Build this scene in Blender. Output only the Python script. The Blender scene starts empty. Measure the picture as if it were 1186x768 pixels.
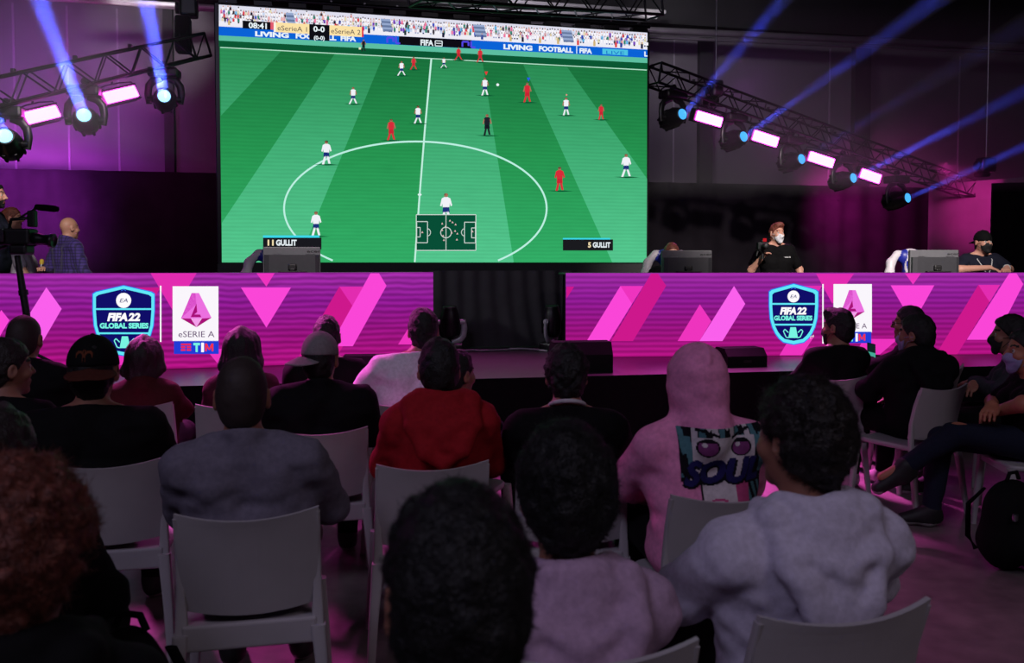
import bpy, math, random
import numpy as np
from mathutils import Vector, Matrix, Euler
from mathutils.bvhtree import BVHTree
rnd = random.Random(7)
C = bpy.context.scene.collection
F = 1000.0; CX = 593.0; CY = 344.0; PIT = 0.04; CAMZ = 1.56

# ------------------------------------------------------------ camera
cd = bpy.data.cameras.new('camera'); cam = bpy.data.objects.new('camera', cd); C.objects.link(cam)
cam.location = (0, 0, CAMZ); cam.rotation_euler = (math.pi/2-PIT, 0, 0)
cd.sensor_width = 36; cd.lens = 36*F/1186.0; cd.shift_y = -(384-CY)/1186.0
cd.clip_start = 0.05; cd.clip_end = 200
cd.dof.use_dof = True; cd.dof.focus_distance = 9.0; cd.dof.aperture_fstop = 5.0
bpy.context.scene.camera = cam

def ray(px, py):
    a = (CY-py)/F
    return Vector(((px-CX)/F, math.cos(PIT)+math.sin(PIT)*a, -math.sin(PIT)+math.cos(PIT)*a))
def P(px, py, d):
    r = ray(px, py); s = d/r.y
    return Vector((r.x*s, d, CAMZ+r.z*s))
def depth_for_z(px, py, z):
    r = ray(px, py); return (z-CAMZ)/r.z*r.y
def lin(c):
    return tuple(((x/255)/12.92 if x/255 <= 0.04045 else ((x/255+0.055)/1.055)**2.4) for x in c)

# ------------------------------------------------------------ materials
_M = {}
def mat(name, rgb, rough=0.6, metal=0.0, var=0.12, scale=30.0, bump=0.0, bscale=None, sheen=0.0, spec=0.5, stretch=None):
    if name in _M: return _M[name]
    m = bpy.data.materials.new(name); m.use_nodes = True; _M[name] = m
    nt = m.node_tree; b = nt.nodes['Principled BSDF']
    col = lin(rgb)
    tc = nt.nodes.new('ShaderNodeTexCoord'); n = nt.nodes.new('ShaderNodeTexNoise')
    n.inputs['Scale'].default_value = scale; n.inputs['Detail'].default_value = 3
    if stretch:
        mp = nt.nodes.new('ShaderNodeMapping'); mp.inputs['Scale'].default_value = stretch
        nt.links.new(tc.outputs['Object'], mp.inputs[0]); nt.links.new(mp.outputs[0], n.inputs['Vector'])
    else: nt.links.new(tc.outputs['Object'], n.inputs['Vector'])
    r = nt.nodes.new('ShaderNodeValToRGB')
    r.color_ramp.elements[0].position = 0.3; r.color_ramp.elements[1].position = 0.7
    r.color_ramp.elements[0].color = tuple(c*(1-var) for c in col)+(1,)
    r.color_ramp.elements[1].color = tuple(min(1, c*(1+var)) for c in col)+(1,)
    nt.links.new(n.outputs['Fac'], r.inputs[0]); nt.links.new(r.outputs[0], b.inputs['Base Color'])
    b.inputs['Roughness'].default_value = rough; b.inputs['Metallic'].default_value = metal
    b.inputs['Specular IOR Level'].default_value = spec
    if sheen: b.inputs['Sheen Weight'].default_value = sheen
    if bump:
        n2 = nt.nodes.new('ShaderNodeTexNoise'); n2.inputs['Scale'].default_value = bscale or scale*4
        n2.inputs['Detail'].default_value = 4
        nt.links.new((mp if stretch else tc).outputs[0 if stretch else 'Object'], n2.inputs['Vector'])
        bp = nt.nodes.new('ShaderNodeBump'); bp.inputs['Strength'].default_value = bump; bp.inputs['Distance'].default_value = 0.01
        nt.links.new(n2.outputs['Fac'], bp.inputs['Height']); nt.links.new(bp.outputs[0], b.inputs['Normal'])
    return m
def emit(rgb, k=1.0, sample=False):
    key = ('e', tuple(rgb), k, sample)
    if key in _M: return _M[key]
    m = bpy.data.materials.new('glow_%d_%d_%d' % tuple(rgb)); m.use_nodes = True; _M[key] = m
    nt = m.node_tree; nt.nodes.remove(nt.nodes['Principled BSDF'])
    e = nt.nodes.new('ShaderNodeEmission'); e.inputs[0].default_value = lin(rgb)+(1,); e.inputs[1].default_value = k
    nt.links.new(e.outputs[0], nt.nodes['Material Output'].inputs[0])
    if not sample: m.cycles.emission_sampling = 'NONE'
    return m
def emit_ramp(name, stops, axis='Z', lo=0, hi=1, bands=None, noise=0.0, nscale=3.0, nstretch=(1, 1, 1)):
    """picture of an LED panel: a colour ramp along an object axis, optional fine scan bands and grain"""
    m = bpy.data.materials.new(name); m.use_nodes = True; nt = m.node_tree
    nt.nodes.remove(nt.nodes['Principled BSDF'])
    e = nt.nodes.new('ShaderNodeEmission'); nt.links.new(e.outputs[0], nt.nodes['Material Output'].inputs[0])
    tc = nt.nodes.new('ShaderNodeTexCoord'); sp = nt.nodes.new('ShaderNodeSeparateXYZ'); nt.links.new(tc.outputs['Object'], sp.inputs[0])
    mr = nt.nodes.new('ShaderNodeMapRange'); mr.inputs[1].default_value = lo; mr.inputs[2].default_value = hi
    nt.links.new(sp.outputs[axis], mr.inputs[0])
    r = nt.nodes.new('ShaderNodeValToRGB'); nt.links.new(mr.outputs[0], r.inputs[0])
    els = r.color_ramp.elements
    while len(els) < len(stops): els.new(0.5)
    for el, (p, c) in zip(els, stops): el.position = p; el.color = lin(c)+(1,)
    last = r.outputs[0]
    def mul(sock, fac_node_out, lo_, hi_):
        mm = nt.nodes.new('ShaderNodeMapRange'); mm.inputs[3].default_value = lo_; mm.inputs[4].default_value = hi_
        nt.links.new(fac_node_out, mm.inputs[0])
        v = nt.nodes.new('ShaderNodeVectorMath'); v.operation = 'SCALE'
        nt.links.new(sock, v.inputs[0]); nt.links.new(mm.outputs[0], v.inputs['Scale']); return v.outputs[0]
    if bands:
        w = nt.nodes.new('ShaderNodeTexWave'); w.bands_direction = 'Z'; w.inputs['Scale'].default_value = bands[0]
        w.inputs['Distortion'].default_value = bands[3]; w.inputs['Detail'].default_value = 2; w.inputs['Detail Scale'].default_value = 0.6
        nt.links.new(tc.outputs['Object'], w.inputs['Vector']); last = mul(last, w.outputs['Fac'], bands[1], bands[2])
    if noise:
        mp = nt.nodes.new('ShaderNodeMapping'); mp.inputs['Scale'].default_value = nstretch; nt.links.new(tc.outputs['Object'], mp.inputs[0])
        n = nt.nodes.new('ShaderNodeTexNoise'); n.inputs['Scale'].default_value = nscale; n.inputs['Detail'].default_value = 5
        nt.links.new(mp.outputs[0], n.inputs['Vector']); last = mul(last, n.outputs['Fac'], 1-noise, 1+noise)
    nt.links.new(last, e.inputs[0])
    return m

# ------------------------------------------------------------ objects
def tag(o, label=None, cat=None, group=None, kind=None):
    if label: o['label'] = label
    if cat: o['category'] = cat
    if group: o['group'] = group
    if kind: o['kind'] = kind
    return o
def empty(name, loc, rz=0.0, label=None, cat=None, group=None):
    o = bpy.data.objects.new(name, None); C.objects.link(o); o.location = loc; o.rotation_euler = (0, 0, rz)
    o.empty_display_size = 0.1
    return tag(o, label, cat, group)
def copy_tree(o, parent=None):
    c = o.copy(); C.objects.link(c); c.parent = parent
    for ch in list(o.children): copy_tree(ch, c)
    return c
class MB:
    """collects shapes; build() links them as one mesh object"""
    def __init__(s): s.v = []; s.f = []; s.m = []; s.mats = []; s.sm = []
    def mi(s, m):
        if m not in s.mats: s.mats.append(m)
        return s.mats.index(m)
    def add(s, vs, fs, m, smooth=False):
        o = len(s.v); s.v += [tuple(x) for x in vs]; k = s.mi(m)
        for f in fs: s.f.append(tuple(i+o for i in f)); s.m.append(k); s.sm.append(smooth)
    def box(s, lo, hi, m, bev=0.0, M=None):
        x0, y0, z0 = lo; x1, y1, z1 = hi
        if bev <= 0:
            vs = [(x0,y0,z0),(x1,y0,z0),(x1,y1,z0),(x0,y1,z0),(x0,y0,z1),(x1,y0,z1),(x1,y1,z1),(x0,y1,z1)]
            fs = [(0,3,2,1),(4,5,6,7),(0,1,5,4),(1,2,6,5),(2,3,7,6),(3,0,4,7)]
        else:
            vs = []; fs = []
            b = min(bev, (x1-x0)/2.01, (y1-y0)/2.01, (z1-z0)/2.01)
            def ring(i, z):
                out = []
                for (cx, cy, a0) in ((x1-b, y1-b, 0), (x0+b, y1-b, 90), (x0+b, y0+b, 180), (x1-b, y0+b, 270)):
                    for k in range(3):
                        a = math.radians(a0+k*45); out.append((cx+(b-i)*math.cos(a), cy+(b-i)*math.sin(a), z))
                return out
            rs = [ring(b*.6, z0), ring(b*.18, z0+b*.35), ring(0, z0+b), ring(0, z1-b), ring(b*.18, z1-b*.35), ring(b*.6, z1)]
            for r in rs: vs += r
            n = 12
            for k in range(5):
                for i in range(n):
                    j = (i+1) % n; fs.append((k*n+i, k*n+j, (k+1)*n+j, (k+1)*n+i))
            fs.append(tuple(reversed(range(n)))); fs.append(tuple(range(5*n, 6*n)))
        if M is not None: vs = [M @ Vector(v) for v in vs]
        s.add(vs, fs, m); return s
    def loft(s, rings, m, closed=False, cap=True, smooth=True):
        n = len(rings[0]); vs = [p for r in rings for p in r]; fs = []; R = len(rings)
        for k in range(R if closed else R-1):
            k2 = (k+1) % R
            for i in range(n):
                j = (i+1) % n; fs.append((k*n+i, k*n+j, k2*n+j, k2*n+i))
        s.add(vs, fs, m, smooth)
        if cap and not closed:
            s.add(rings[0], [tuple(reversed(range(n)))], m); s.add(rings[-1], [tuple(range(n))], m)
        return s
    def tube(s, pts, r, m, n=8, flat=1.0, closed=False, side=None):
        pts = [Vector(p) for p in pts]; rr = r if isinstance(r, (list, tuple)) else [r]*len(pts); rings = []
        for i, p in enumerate(pts):
            a = pts[(i-1) % len(pts)] if (closed or i > 0) else p; b = pts[(i+1) % len(pts)] if (closed or i < len(pts)-1) else p
            t = (b-a).normalized()
            up = Vector(side) if side else (Vector((0, 0, 1)) if abs(t.z) < .9 else Vector((0, 1, 0)))
            u = t.cross(up).normalized(); w = u.cross(t)
            rings.append([p+u*(rr[i]*math.cos(2*math.pi*k/n))+w*(rr[i]*flat*math.sin(2*math.pi*k/n)) for k in range(n)])
        return s.loft(rings, m, closed=closed)
    def lathe(s, prof, m, M=None, n=20):
        """prof: (radius, height) along local z"""
        rings = []
        for (r, z) in prof:
            rg = [Vector((r*math.cos(2*math.pi*k/n), r*math.sin(2*math.pi*k/n), z)) for k in range(n)]
            if M is not None: rg = [M @ p for p in rg]
            rings.append(rg)
        return s.loft(rings, m)
    def build(s, name, parent=None, loc=None, rz=0.0):
        me = bpy.data.meshes.new(name); me.from_pydata(s.v, [], s.f)
        for m in s.mats: me.materials.append(m)
        me.polygons.foreach_set('material_index', s.m); me.polygons.foreach_set('use_smooth', s.sm); me.update()
        o = bpy.data.objects.new(name, me); C.objects.link(o)
        if parent: o.parent = parent
        if loc is not None: o.location = loc; o.rotation_euler = (0, 0, rz)
        return o
def np_mesh(name, V, Q, mats, parent=None, mi=None, smooth=True):
    me = bpy.data.meshes.new(name); n = len(V); q = len(Q); k = Q.shape[1]
    me.vertices.add(n); me.vertices.foreach_set('co', np.ascontiguousarray(V, np.float32).ravel())
    me.loops.add(q*k); me.loops.foreach_set('vertex_index', np.ascontiguousarray(Q, np.int32).ravel())
    me.polygons.add(q); me.polygons.foreach_set('loop_start', np.arange(0, q*k, k, dtype=np.int32))
    me.polygons.foreach_set('loop_total', np.full(q, k, np.int32))
    for m in mats: me.materials.append(m)
    if mi is not None: me.polygons.foreach_set('material_index', np.ascontiguousarray(mi, np.int32))
    me.polygons.foreach_set('use_smooth', np.full(q, smooth, bool))
    me.update(calc_edges=True); me.validate()
    o = bpy.data.objects.new(name, me); C.objects.link(o)
    if parent: o.parent = parent
    return o

# ------------------------------------------------------------ lettering
_T = {}
def text2d(s, bold=0.0, shear=0.0):
    """triangles of a string, scaled so that capitals are 1 high and the width starts at 0"""
    key = (s, bold, shear)
    if key in _T: return _T[key]
    cu = bpy.data.curves.new('lettering', 'FONT'); cu.body = s; cu.offset = bold; cu.shear = shear; cu.resolution_u = 3
    o = bpy.data.objects.new('lettering', cu); C.objects.link(o)
    dg = bpy.context.evaluated_depsgraph_get(); me = o.evaluated_get(dg).to_mesh()
    vs = [(v.co.x, v.co.y) for v in me.vertices]; fs = [tuple(p.vertices) for p in me.polygons]
    o.evaluated_get(dg).to_mesh_clear(); bpy.data.objects.remove(o); bpy.data.curves.remove(cu)
    cap = 0.69; x0 = min(v[0] for v in vs); x1 = max(v[0] for v in vs)
    vs = [((x-x0)/cap, y/cap) for x, y in vs]
    _T[key] = (vs, fs, (x1-x0)/cap); return _T[key]

class Wall:
    """upright flat surface given by two photo columns and their depths; turns pixels into (u, v) on it"""
    def __init__(s, xa, da, xb, db, y=304):
        a = P(xa, y, da); b = P(xb, y, db); s.o = Vector((a.x, a.y, 0)); t = Vector((b.x-a.x, b.y-a.y, 0)); s.len = t.length
        s.t = t.normalized(); s.yaw = math.atan2(t.y, t.x); s.n = Vector((s.t.y, -s.t.x, 0))
    def uv(s, px, py):
        r = ray(px, py); k = (s.o-Vector((0, 0, CAMZ))).dot(s.n)/r.dot(s.n); p = Vector((0, 0, CAMZ))+r*k
        return ((p-s.o).dot(s.t), p.z)
class Flat:
    """flat picture on a Wall, drawn as thin layers"""
    def __init__(s, wall, base=0.003, step=0.0006): s.w = wall; s.mb = MB(); s.base = base; s.step = step; s.L = 0
    def up(s): s.L += 1
    def poly(s, pts, m):
        y = -(s.base+s.step*s.L); s.mb.add([(u, y, v) for u, v in (s.w.uv(*p) for p in pts)], [tuple(range(len(pts)))], m)
    def rect(s, x0, y0, x1, y1, m, slope=0.0):
        s.poly([(x0, y0), (x1, y0+slope*(x1-x0)), (x1, y1+slope*(x1-x0)), (x0, y1)], m)
    def disc(s, cx, cy, r, m, ry=None, n=20):
        ry = ry or r; s.poly([(cx+r*math.cos(2*math.pi*k/n), cy+ry*math.sin(2*math.pi*k/n)) for k in range(n)], m)
    def line(s, pts, w, m, closed=False):
        n = len(pts)
        for i in range(n if closed else n-1):
            (xa, ya), (xb, yb) = pts[i], pts[(i+1) % n]; L = math.hypot(xb-xa, yb-ya) or 1; nx, ny = -(yb-ya)/L*w/2, (xb-xa)/L*w/2
            s.poly([(xa+nx, ya+ny), (xb+nx, yb+ny), (xb-nx, yb-ny), (xa-nx, ya-ny)], m)
    def text(s, t, x, y, h, m, width=None, slope=0.0, bold=0.0, shear=0.0):
        vs, fs, w = text2d(t, bold, shear); kx = (width/w) if width else h
        yy = -(s.base+s.step*s.L); out = []
        for (a, b) in vs:
            px = x+a*kx; u, v = s.w.uv(px, y+slope*(px-x)-b*h); out.append((u, yy, v))
        s.mb.add(out, fs, m)
    def build(s, name, parent): return s.mb.build(name, parent)
# ------------------------------------------------------------ smooth solids (signed distance fields meshed by surface nets)
_NZ = np.random.RandomState(3).rand(32, 32, 32).astype(np.float32)*2-1
def vnoise(p, seed=0):
    p = p+seed*7.31; i = np.floor(p).astype(np.int64); f = (p-i).astype(np.float32); f = f*f*(3-2*f); i %= 32; j = (i+1) % 32
    a = lambda x, y, z: _NZ[x, y, z]
    x0, y0, z0 = i.T; x1, y1, z1 = j.T; fx, fy, fz = f.T
    c00 = a(x0,y0,z0)*(1-fx)+a(x1,y0,z0)*fx; c10 = a(x0,y1,z0)*(1-fx)+a(x1,y1,z0)*fx
    c01 = a(x0,y0,z1)*(1-fx)+a(x1,y0,z1)*fx; c11 = a(x0,y1,z1)*(1-fx)+a(x1,y1,z1)*fx
    return (c00*(1-fy)+c10*fy)*(1-fz)+(c01*(1-fy)+c11*fy)*fz
class Field:
    def __init__(s, h): s.h = h; s.ops = []; s.planes = []; s.noise = []; s.lo = np.full(3, 9e9); s.hi = -s.lo
    def _add(s, mode, k, lo, hi, fn):
        s.ops.append((mode, k, np.array(lo), np.array(hi), fn))
        if mode == 'add': s.lo = np.minimum(s.lo, lo); s.hi = np.maximum(s.hi, hi)
        return s
    def cone(s, a, b, ra, rb=None, k=0.02, mode='add', sx=None):
        rb = ra if rb is None else rb; a = np.array(a, float); b = np.array(b, float); r = max(ra, rb); ab = b-a; L = max(1e-9, ab@ab)
        def fn(X, Y, Z):
            t = np.clip(((X-a[0])*ab[0]+(Y-a[1])*ab[1]+(Z-a[2])*ab[2])/L, 0, 1)
            return np.sqrt((X-a[0]-t*ab[0])**2+(Y-a[1]-t*ab[1])**2+(Z-a[2]-t*ab[2])**2)-(ra+t*(rb-ra))
        return s._add(mode, k, np.minimum(a, b)-r, np.maximum(a, b)+r, fn)
    def chain(s, pts, rs, k=0.02, mode='add'):
        for i in range(len(pts)-1): s.cone(pts[i], pts[i+1], rs[i], rs[i+1], k, mode)
        return s
    def ell(s, c, r, R=None, k=0.02, mode='add'):
        c = np.array(c, float); r = np.array(r, float); Rm = np.array(R) if R is not None else np.eye(3); m = np.sqrt(((Rm*r)**2).sum(1))
        def fn(X, Y, Z):
            x, y, z = X-c[0], Y-c[1], Z-c[2]
            u = [Rm[0, i]*x+Rm[1, i]*y+Rm[2, i]*z for i in range(3)]
            k0 = np.sqrt((u[0]/r[0])**2+(u[1]/r[1])**2+(u[2]/r[2])**2); k1 = np.sqrt((u[0]/r[0]**2)**2+(u[1]/r[1]**2)**2+(u[2]/r[2]**2)**2)
            return k0*(k0-1)/np.maximum(k1, 1e-6)
        return s._add(mode, k, c-m, c+m, fn)
    def cut(s, p, n, k=0.004): s.planes.append((np.array(p, float), np.array(n, float)/np.linalg.norm(n), k)); return s   # removes the side n points to
    def mesh(s, flat_noise=None):
        h = s.h; pad = 2.5*h+0.03; lo = s.lo-pad; n = np.ceil((s.hi+pad-lo)/h).astype(int)+1
        ax = [(lo[i]+h*np.arange(n[i])).astype(np.float32) for i in range(3)]
        D = np.full(n, 0.6, np.float32)
        for mode, k, a, b, fn in s.ops:
            m = 0.045+k; i0 = np.maximum(0, np.floor((a-m-lo)/h).astype(int)); i1 = np.minimum(n, np.ceil((b+m-lo)/h).astype(int)+1)
            if (i1 <= i0).any(): continue
            w = tuple(slice(i0[i], i1[i]) for i in range(3))
            d = fn(ax[0][w[0], None, None], ax[1][None, w[1], None], ax[2][None, None, w[2]]); e = D[w]
            if mode == 'add': q = np.clip(.5+.5*(e-d)/k, 0, 1); D[w] = e*(1-q)+d*q-k*q*(1-q)
            else: d = -d; q = np.clip(.5-.5*(e-d)/k, 0, 1); D[w] = e*(1-q)+d*q+k*q*(1-q)
        if s.noise:
            idx = np.nonzero(np.abs(D) < 0.05); p = np.stack([ax[i][idx[i]] for i in range(3)], 1); acc = 0
            for amp, fr, seed in s.noise: acc = acc+amp*vnoise(p*np.array(fr, np.float32), seed)
            D[idx] -= acc
        for p, nn, k in s.planes:
            d = ((ax[0]-p[0])*nn[0])[:, None, None]+((ax[1]-p[1])*nn[1])[None, :, None]+((ax[2]-p[2])*nn[2])[None, None, :]
            q = np.clip(.5-.5*(D-d)/k, 0, 1); D = D*(1-q)+d*q+k*q*(1-q)
        return surface_nets(D, lo, h)
def surface_nets(D, lo, h):
    B = D < 0; n = np.array(D.shape)-1
    cnt = np.zeros(n, np.int8)
    offs = [(i, j, k) for i in (0, 1) for j in (0, 1) for k in (0, 1)]
    sl = lambda o: tuple(slice(o[i], o[i]+n[i]) for i in range(3))
    for o in offs: cnt += B[sl(o)]
    act = (cnt > 0) & (cnt < 8); idx = np.argwhere(act); N = len(idx)
    ids = np.full(n, -1, np.int64); ids[act] = np.arange(N)
    val = {o: D[tuple((idx+np.array(o)).T)] for o in offs}
    acc = np.zeros((N, 3)); c = np.zeros(N)
    for a in offs:
        for x in range(3):
            if a[x] == 0:
                b = list(a); b[x] = 1; b = tuple(b); va, vb = val[a], val[b]; m = (va < 0) != (vb < 0)
                t = np.where(m, va/np.where(m, va-vb, 1), 0); p = np.tile(np.array(a, float), (N, 1)); p[:, x] = t; acc[m] += p[m]; c[m] += 1
    V = (idx+acc/np.maximum(c, 1)[:, None])*h+lo
    Q = []
    for x in range(3):
        y, z = (x+1) % 3, (x+2) % 3
        s0 = [slice(None)]*3; s1 = [slice(None)]*3; s0[x] = slice(0, -1); s1[x] = slice(1, None)
        e = np.argwhere(B[tuple(s0)] != B[tuple(s1)]); e = e[(e[:, y] > 0) & (e[:, z] > 0) & (e[:, y] < n[y]) & (e[:, z] < n[z])]
        q = []
        for dy, dz in ((1, 1), (0, 1), (0, 0), (1, 0)):
            o = e.copy(); o[:, y] -= dy; o[:, z] -= dz; q.append(ids[tuple(o.T)])
        q = np.stack(q, 1); fl = B[tuple(e.T)]; q[~fl] = q[~fl][:, ::-1]; Q.append(q)
    Q = np.concatenate(Q); Q = Q[(Q >= 0).all(1)]
    return V.astype(np.float32), Q

SKIN = mat('skin', (150, 100, 82), 0.55, var=0.06, scale=18)
SKIN_PALE = mat('fair_skin', (205, 150, 128), 0.5, var=0.06, scale=18)
SKIN_DARK = mat('tan_skin', (120, 78, 62), 0.55, var=0.06, scale=18)
LIP = mat('lips', (130, 70, 66), 0.5); EYEW = mat('eye_white', (190, 185, 180), 0.3); IRIS = mat('iris', (30, 20, 16), 0.2)
BLACK_HAIR = mat('black_hair', (9, 7, 7), 0.6, var=0.4, scale=90, bump=0.6, bscale=160)
BROWN_HAIR = mat('brown_hair', (26, 17, 15), 0.5, var=0.4, scale=90, bump=0.6, bscale=160)
RED_HAIR = mat('auburn_hair', (118, 62, 50), 0.5, var=0.4, scale=70, bump=0.6, bscale=140)
STUBBLE = mat('shaved_hair', (44, 32, 30), 0.7, var=0.2, scale=200)
SOLE = mat('shoe_sole', (150, 146, 146), 0.6); DARKSHOE = mat('dark_shoe', (24, 22, 24), 0.6); WHITESHOE = mat('white_shoe', (170, 165, 165), 0.55)
def fabric(name, rgb, var=0.12, sheen=0.0): return mat(name, rgb, 0.85, var=var, scale=60, bump=0.2, bscale=350, sheen=sheen, spec=0.15)
JEANS = fabric('dark_denim', (28, 32, 48)); BLACKTR = fabric('black_trousers', (12, 11, 13)); GREYTR = fabric('grey_trousers', (72, 66, 64))

def V3(*a): return np.array(a, float)
def rotm(yaw=0, pitch=0, roll=0):
    return np.array(Euler((pitch, roll, yaw), 'XYZ').to_matrix())

def hair_strands(V, Q, cnt, ln, rad, seed, curl=0.6):
    """short tapering locks standing on the hair surface"""
    rs = np.random.RandomState(seed); f = rs.randint(0, len(Q), cnt); w = rs.dirichlet((1, 1, 1, 1), cnt); a = V[Q[f]]
    p = (a*w[:, :, None]).sum(1); nr = np.cross(a[:, 2]-a[:, 0], a[:, 3]-a[:, 1]); nr /= np.linalg.norm(nr, axis=1)[:, None]+1e-9
    t = rs.normal(size=(cnt, 3)); t -= (t*nr).sum(1)[:, None]*nr; t /= np.linalg.norm(t, axis=1)[:, None]+1e-9; b = np.cross(nr, t)
    L = ln*(0.5+rs.rand(cnt)); pts = []; K = 4
    for k in range(K):
        u = k/(K-1); pts.append(p-nr*0.004+nr*(L*u*(1-.45*curl*u))[:, None]+t*(L*curl*u*u*1.2)[:, None])
    VV = []; 
    for k in range(K):
        r = rad*(1-.8*k/(K-1))
        for j in range(3):
            an = 2*math.pi*j/3; VV.append(pts[k]+t*(r*math.cos(an))+b*(r*math.sin(an)))
    VV = np.stack(VV, 1).reshape(-1, 3); QQ = []
    base = np.arange(cnt)*K*3
    for k in range(K-1):
        for j in range(3):
            j2 = (j+1) % 3; QQ.append(np.stack([base+k*3+j, base+k*3+j2, base+(k+1)*3+j2, base+(k+1)*3+j], 1))
    return VV, np.concatenate(QQ)

PEOPLE = {}
def person(key, label, px, py, d, zfloor=0.0, yaw=0.0, stand=False, lean=0.05, hx=0.0, hy=0.0, hp=0.0, hr=0.0, hs=1.0, sw=0.185, bulk=1.0,
           skin=None, hair='short', hcol=None, hthick=0.016, hnoise=0.006, strands=0, top='tee', tcol=None, thick=0.014, tnoise=0.009,
           arms='lap', legs='sit', trousers=None, shoes=None, res=None, sleeve='long', mask=None, cap=None, extra=None, hood=None,
           glasses=False, collar=None, seatz=0.45, fingers=False, group=None, beard=False, zup=0.0, vest=None):
    skin = skin or SKIN; hcol = hcol or BLACK_HAIR; trousers = trousers or BLACKTR; shoes = shoes or DARKSHOE
    yaw = math.radians(yaw); hy = math.radians(hy); hp = math.radians(hp); hr = math.radians(hr)
    top_t = hthick if hair not in ('bald', None) else 0.0
    if cap: top_t = 0.02
    if hood == 'up': top_t = 0.035
    w = P(px, py, d); zt = w.z-zfloor
    cy, sy = math.cos(yaw), math.sin(yaw)
    root = empty('person', (w.x-(hx*cy-lean*sy), w.y-(hx*sy+lean*cy), zfloor), yaw, label, 'person', group)
    h = res or min(0.013, max(0.0075, 0.0022*d))
    hh = min(h, 0.0065 if d < 6 else 0.007)
    # skeleton
    Hc = V3(hx, lean, zt-(0.125*hs+top_t)); R = rotm(hy, hp, hr)
    hd = lambda x, y, z: Hc+R@(V3(x, y, z)*hs)
    pz = (0.56+(seatz-0.45)) if not stand else (zt*0.53)
    N = V3(hx*.75, lean*.82-.03, Hc[2]-0.138*hs+zup)
    S = N+V3(-hx*.1, -.005-lean*.03, -0.062)
    Pv = V3(0, 0, pz); Cst = V3(hx*.5, lean*.62+.005, pz+(S[2]-pz)*.68); Wst = V3(hx*.2, lean*.25, pz+(S[2]-pz)*.32)
    shl = {-1: S+V3(-sw, 0, 0), 1: S+V3(sw, 0, 0)}
    A = {}
    for sd in (-1, 1):
        a = arms if isinstance(arms, str) else arms.get(sd, 'lap')
        if a == 'lap': A[sd] = (V3(sd*(sw+.03), lean*.5+.09, pz+.16), V3(sd*.12, lean*.4+.27, pz+.09))
        elif a == 'fold': A[sd] = (V3(sd*(sw+.06), lean*.7+.09, pz+.17), V3(-sd*.06, lean*.7+.22, pz+.20))
        elif a == 'knees': A[sd] = (V3(sd*(sw+.05), lean*.7+.14, pz+.17), V3(sd*.07, lean*.7+.36, pz+.07))
        elif a == 'down': A[sd] = (V3(sd*(sw+.07), -.02, S[2]-.30), V3(sd*(sw+.08), .05, S[2]-.55))
        else: A[sd] = (V3(*a[0]), V3(*a[1]))
    G = {}
    for sd in (-1, 1):
        hipj = V3(sd*.09, .02, pz-.02)
        l = legs if isinstance(legs, str) else legs.get(sd, 'sit')
        if l == 'sit': G[sd] = (hipj, V3(sd*.13, .45, seatz+.075), V3(sd*.13, .50, .10), V3(sd*.14, .63, .045))
        elif l == 'tuck': G[sd] = (hipj, V3(sd*.14, .44, seatz+.075), V3(sd*.12, .24, .12), V3(sd*.13, .36, .045))
        elif l == 'stand': G[sd] = (hipj, V3(sd*.10, .02, pz*.53), V3(sd*.11, -.02, .10), V3(sd*.13, .12, .045))
        else: G[sd] = (hipj,)+tuple(V3(*q) for q in l)
    # ---- body: one continuous skin
    f = Field(max(hh, 0.0065) if (fingers or d < 3 or hair == 'bald') else hh)
    b = bulk
    def torso(f, t, k=0.05):
        f.cone(Pv+V3(-.06, 0, 0), Pv+V3(.06, 0, 0), .115*b+t, k=k)
        for sd in (-1, 1):
            f.chain([Pv+V3(sd*.06, .01, 0), Wst+V3(sd*.055*b, .005, 0), Cst+V3(sd*.085*b, 0, 0), S+V3(sd*.09*b, -.005, -.05)], [.105*b+t, .098*b+t, .10*b+t, .075*b+t], k)
            f.cone(N+V3(sd*.01, 0, .015), shl[sd]+V3(-sd*.03, 0, .012), .048+t*.7, .05+t*.8, k=.04)
        f.cone(shl[-1]+V3(.03, 0, -.01), shl[1]+V3(-.03, 0, -.01), .058+t, k=.04)
    def arm(f, sd, t, upto=1.0, k=0.025):
        e, wr = A[sd]; s0 = shl[sd]+V3(-sd*.015, 0, -.015)
        if upto <= .5:
            q = s0+(e-s0)*(upto*2); f.cone(s0, q, .058*b+t, .047*b+t*1.25, k); return q
        q = e+(wr-e)*((upto-.5)*2)
        f.chain([s0, e, q], [.056*b+t, .043*b+t, .029+t*.95], k); return q
    def leg(f, sd, t, k=.03):
        g = G[sd]; f.chain([g[0], g[1], g[2]], [.088*b+t, .06*b+t, .042+t], k)
    torso(f, -.012)
    for sd in (-1, 1):
        arm(f, sd, 0); leg(f, sd, -.008)
        f.cone(G[sd][2], G[sd][3], .036, .026, .02)
        e, wr = A[sd]; dv = (wr-e)/np.linalg.norm(wr-e)
        hdv = dv*.8+V3(0, .12, -.35 if not stand else -.1); hdv /= np.linalg.norm(hdv)
        lat = np.cross(hdv, V3(0, 0, 1)); lat = lat/(np.linalg.norm(lat)+1e-6); pn = np.cross(lat, hdv)   # lateral, back of hand
        c0 = wr+hdv*.012; c1 = wr+hdv*.075
        for q in (-.022, 0, .022): f.cone(c0+lat*q*.6, c1+lat*q, .016, .013, .012)
        for q, ln in ((-.03, .058), (-.0105, .072), (.0105, .076), (.03, .066)):
            b0 = c1+lat*q; b1 = b0+hdv*(ln*.5)+lat*q*.12-pn*.008; b2 = b1+hdv*(ln*.32)-pn*.026
            f.chain([b0, b1, b2], [.0095, .0088, .0078], .004)
        th = wr+hdv*.03+lat*(-sd)*.03; f.chain([wr+hdv*.02, th, th+hdv*.035+lat*(-sd)*.016, th+hdv*.06+lat*(-sd)*.014-pn*.01], [.014, .013, .0105, .009], .006)
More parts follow.
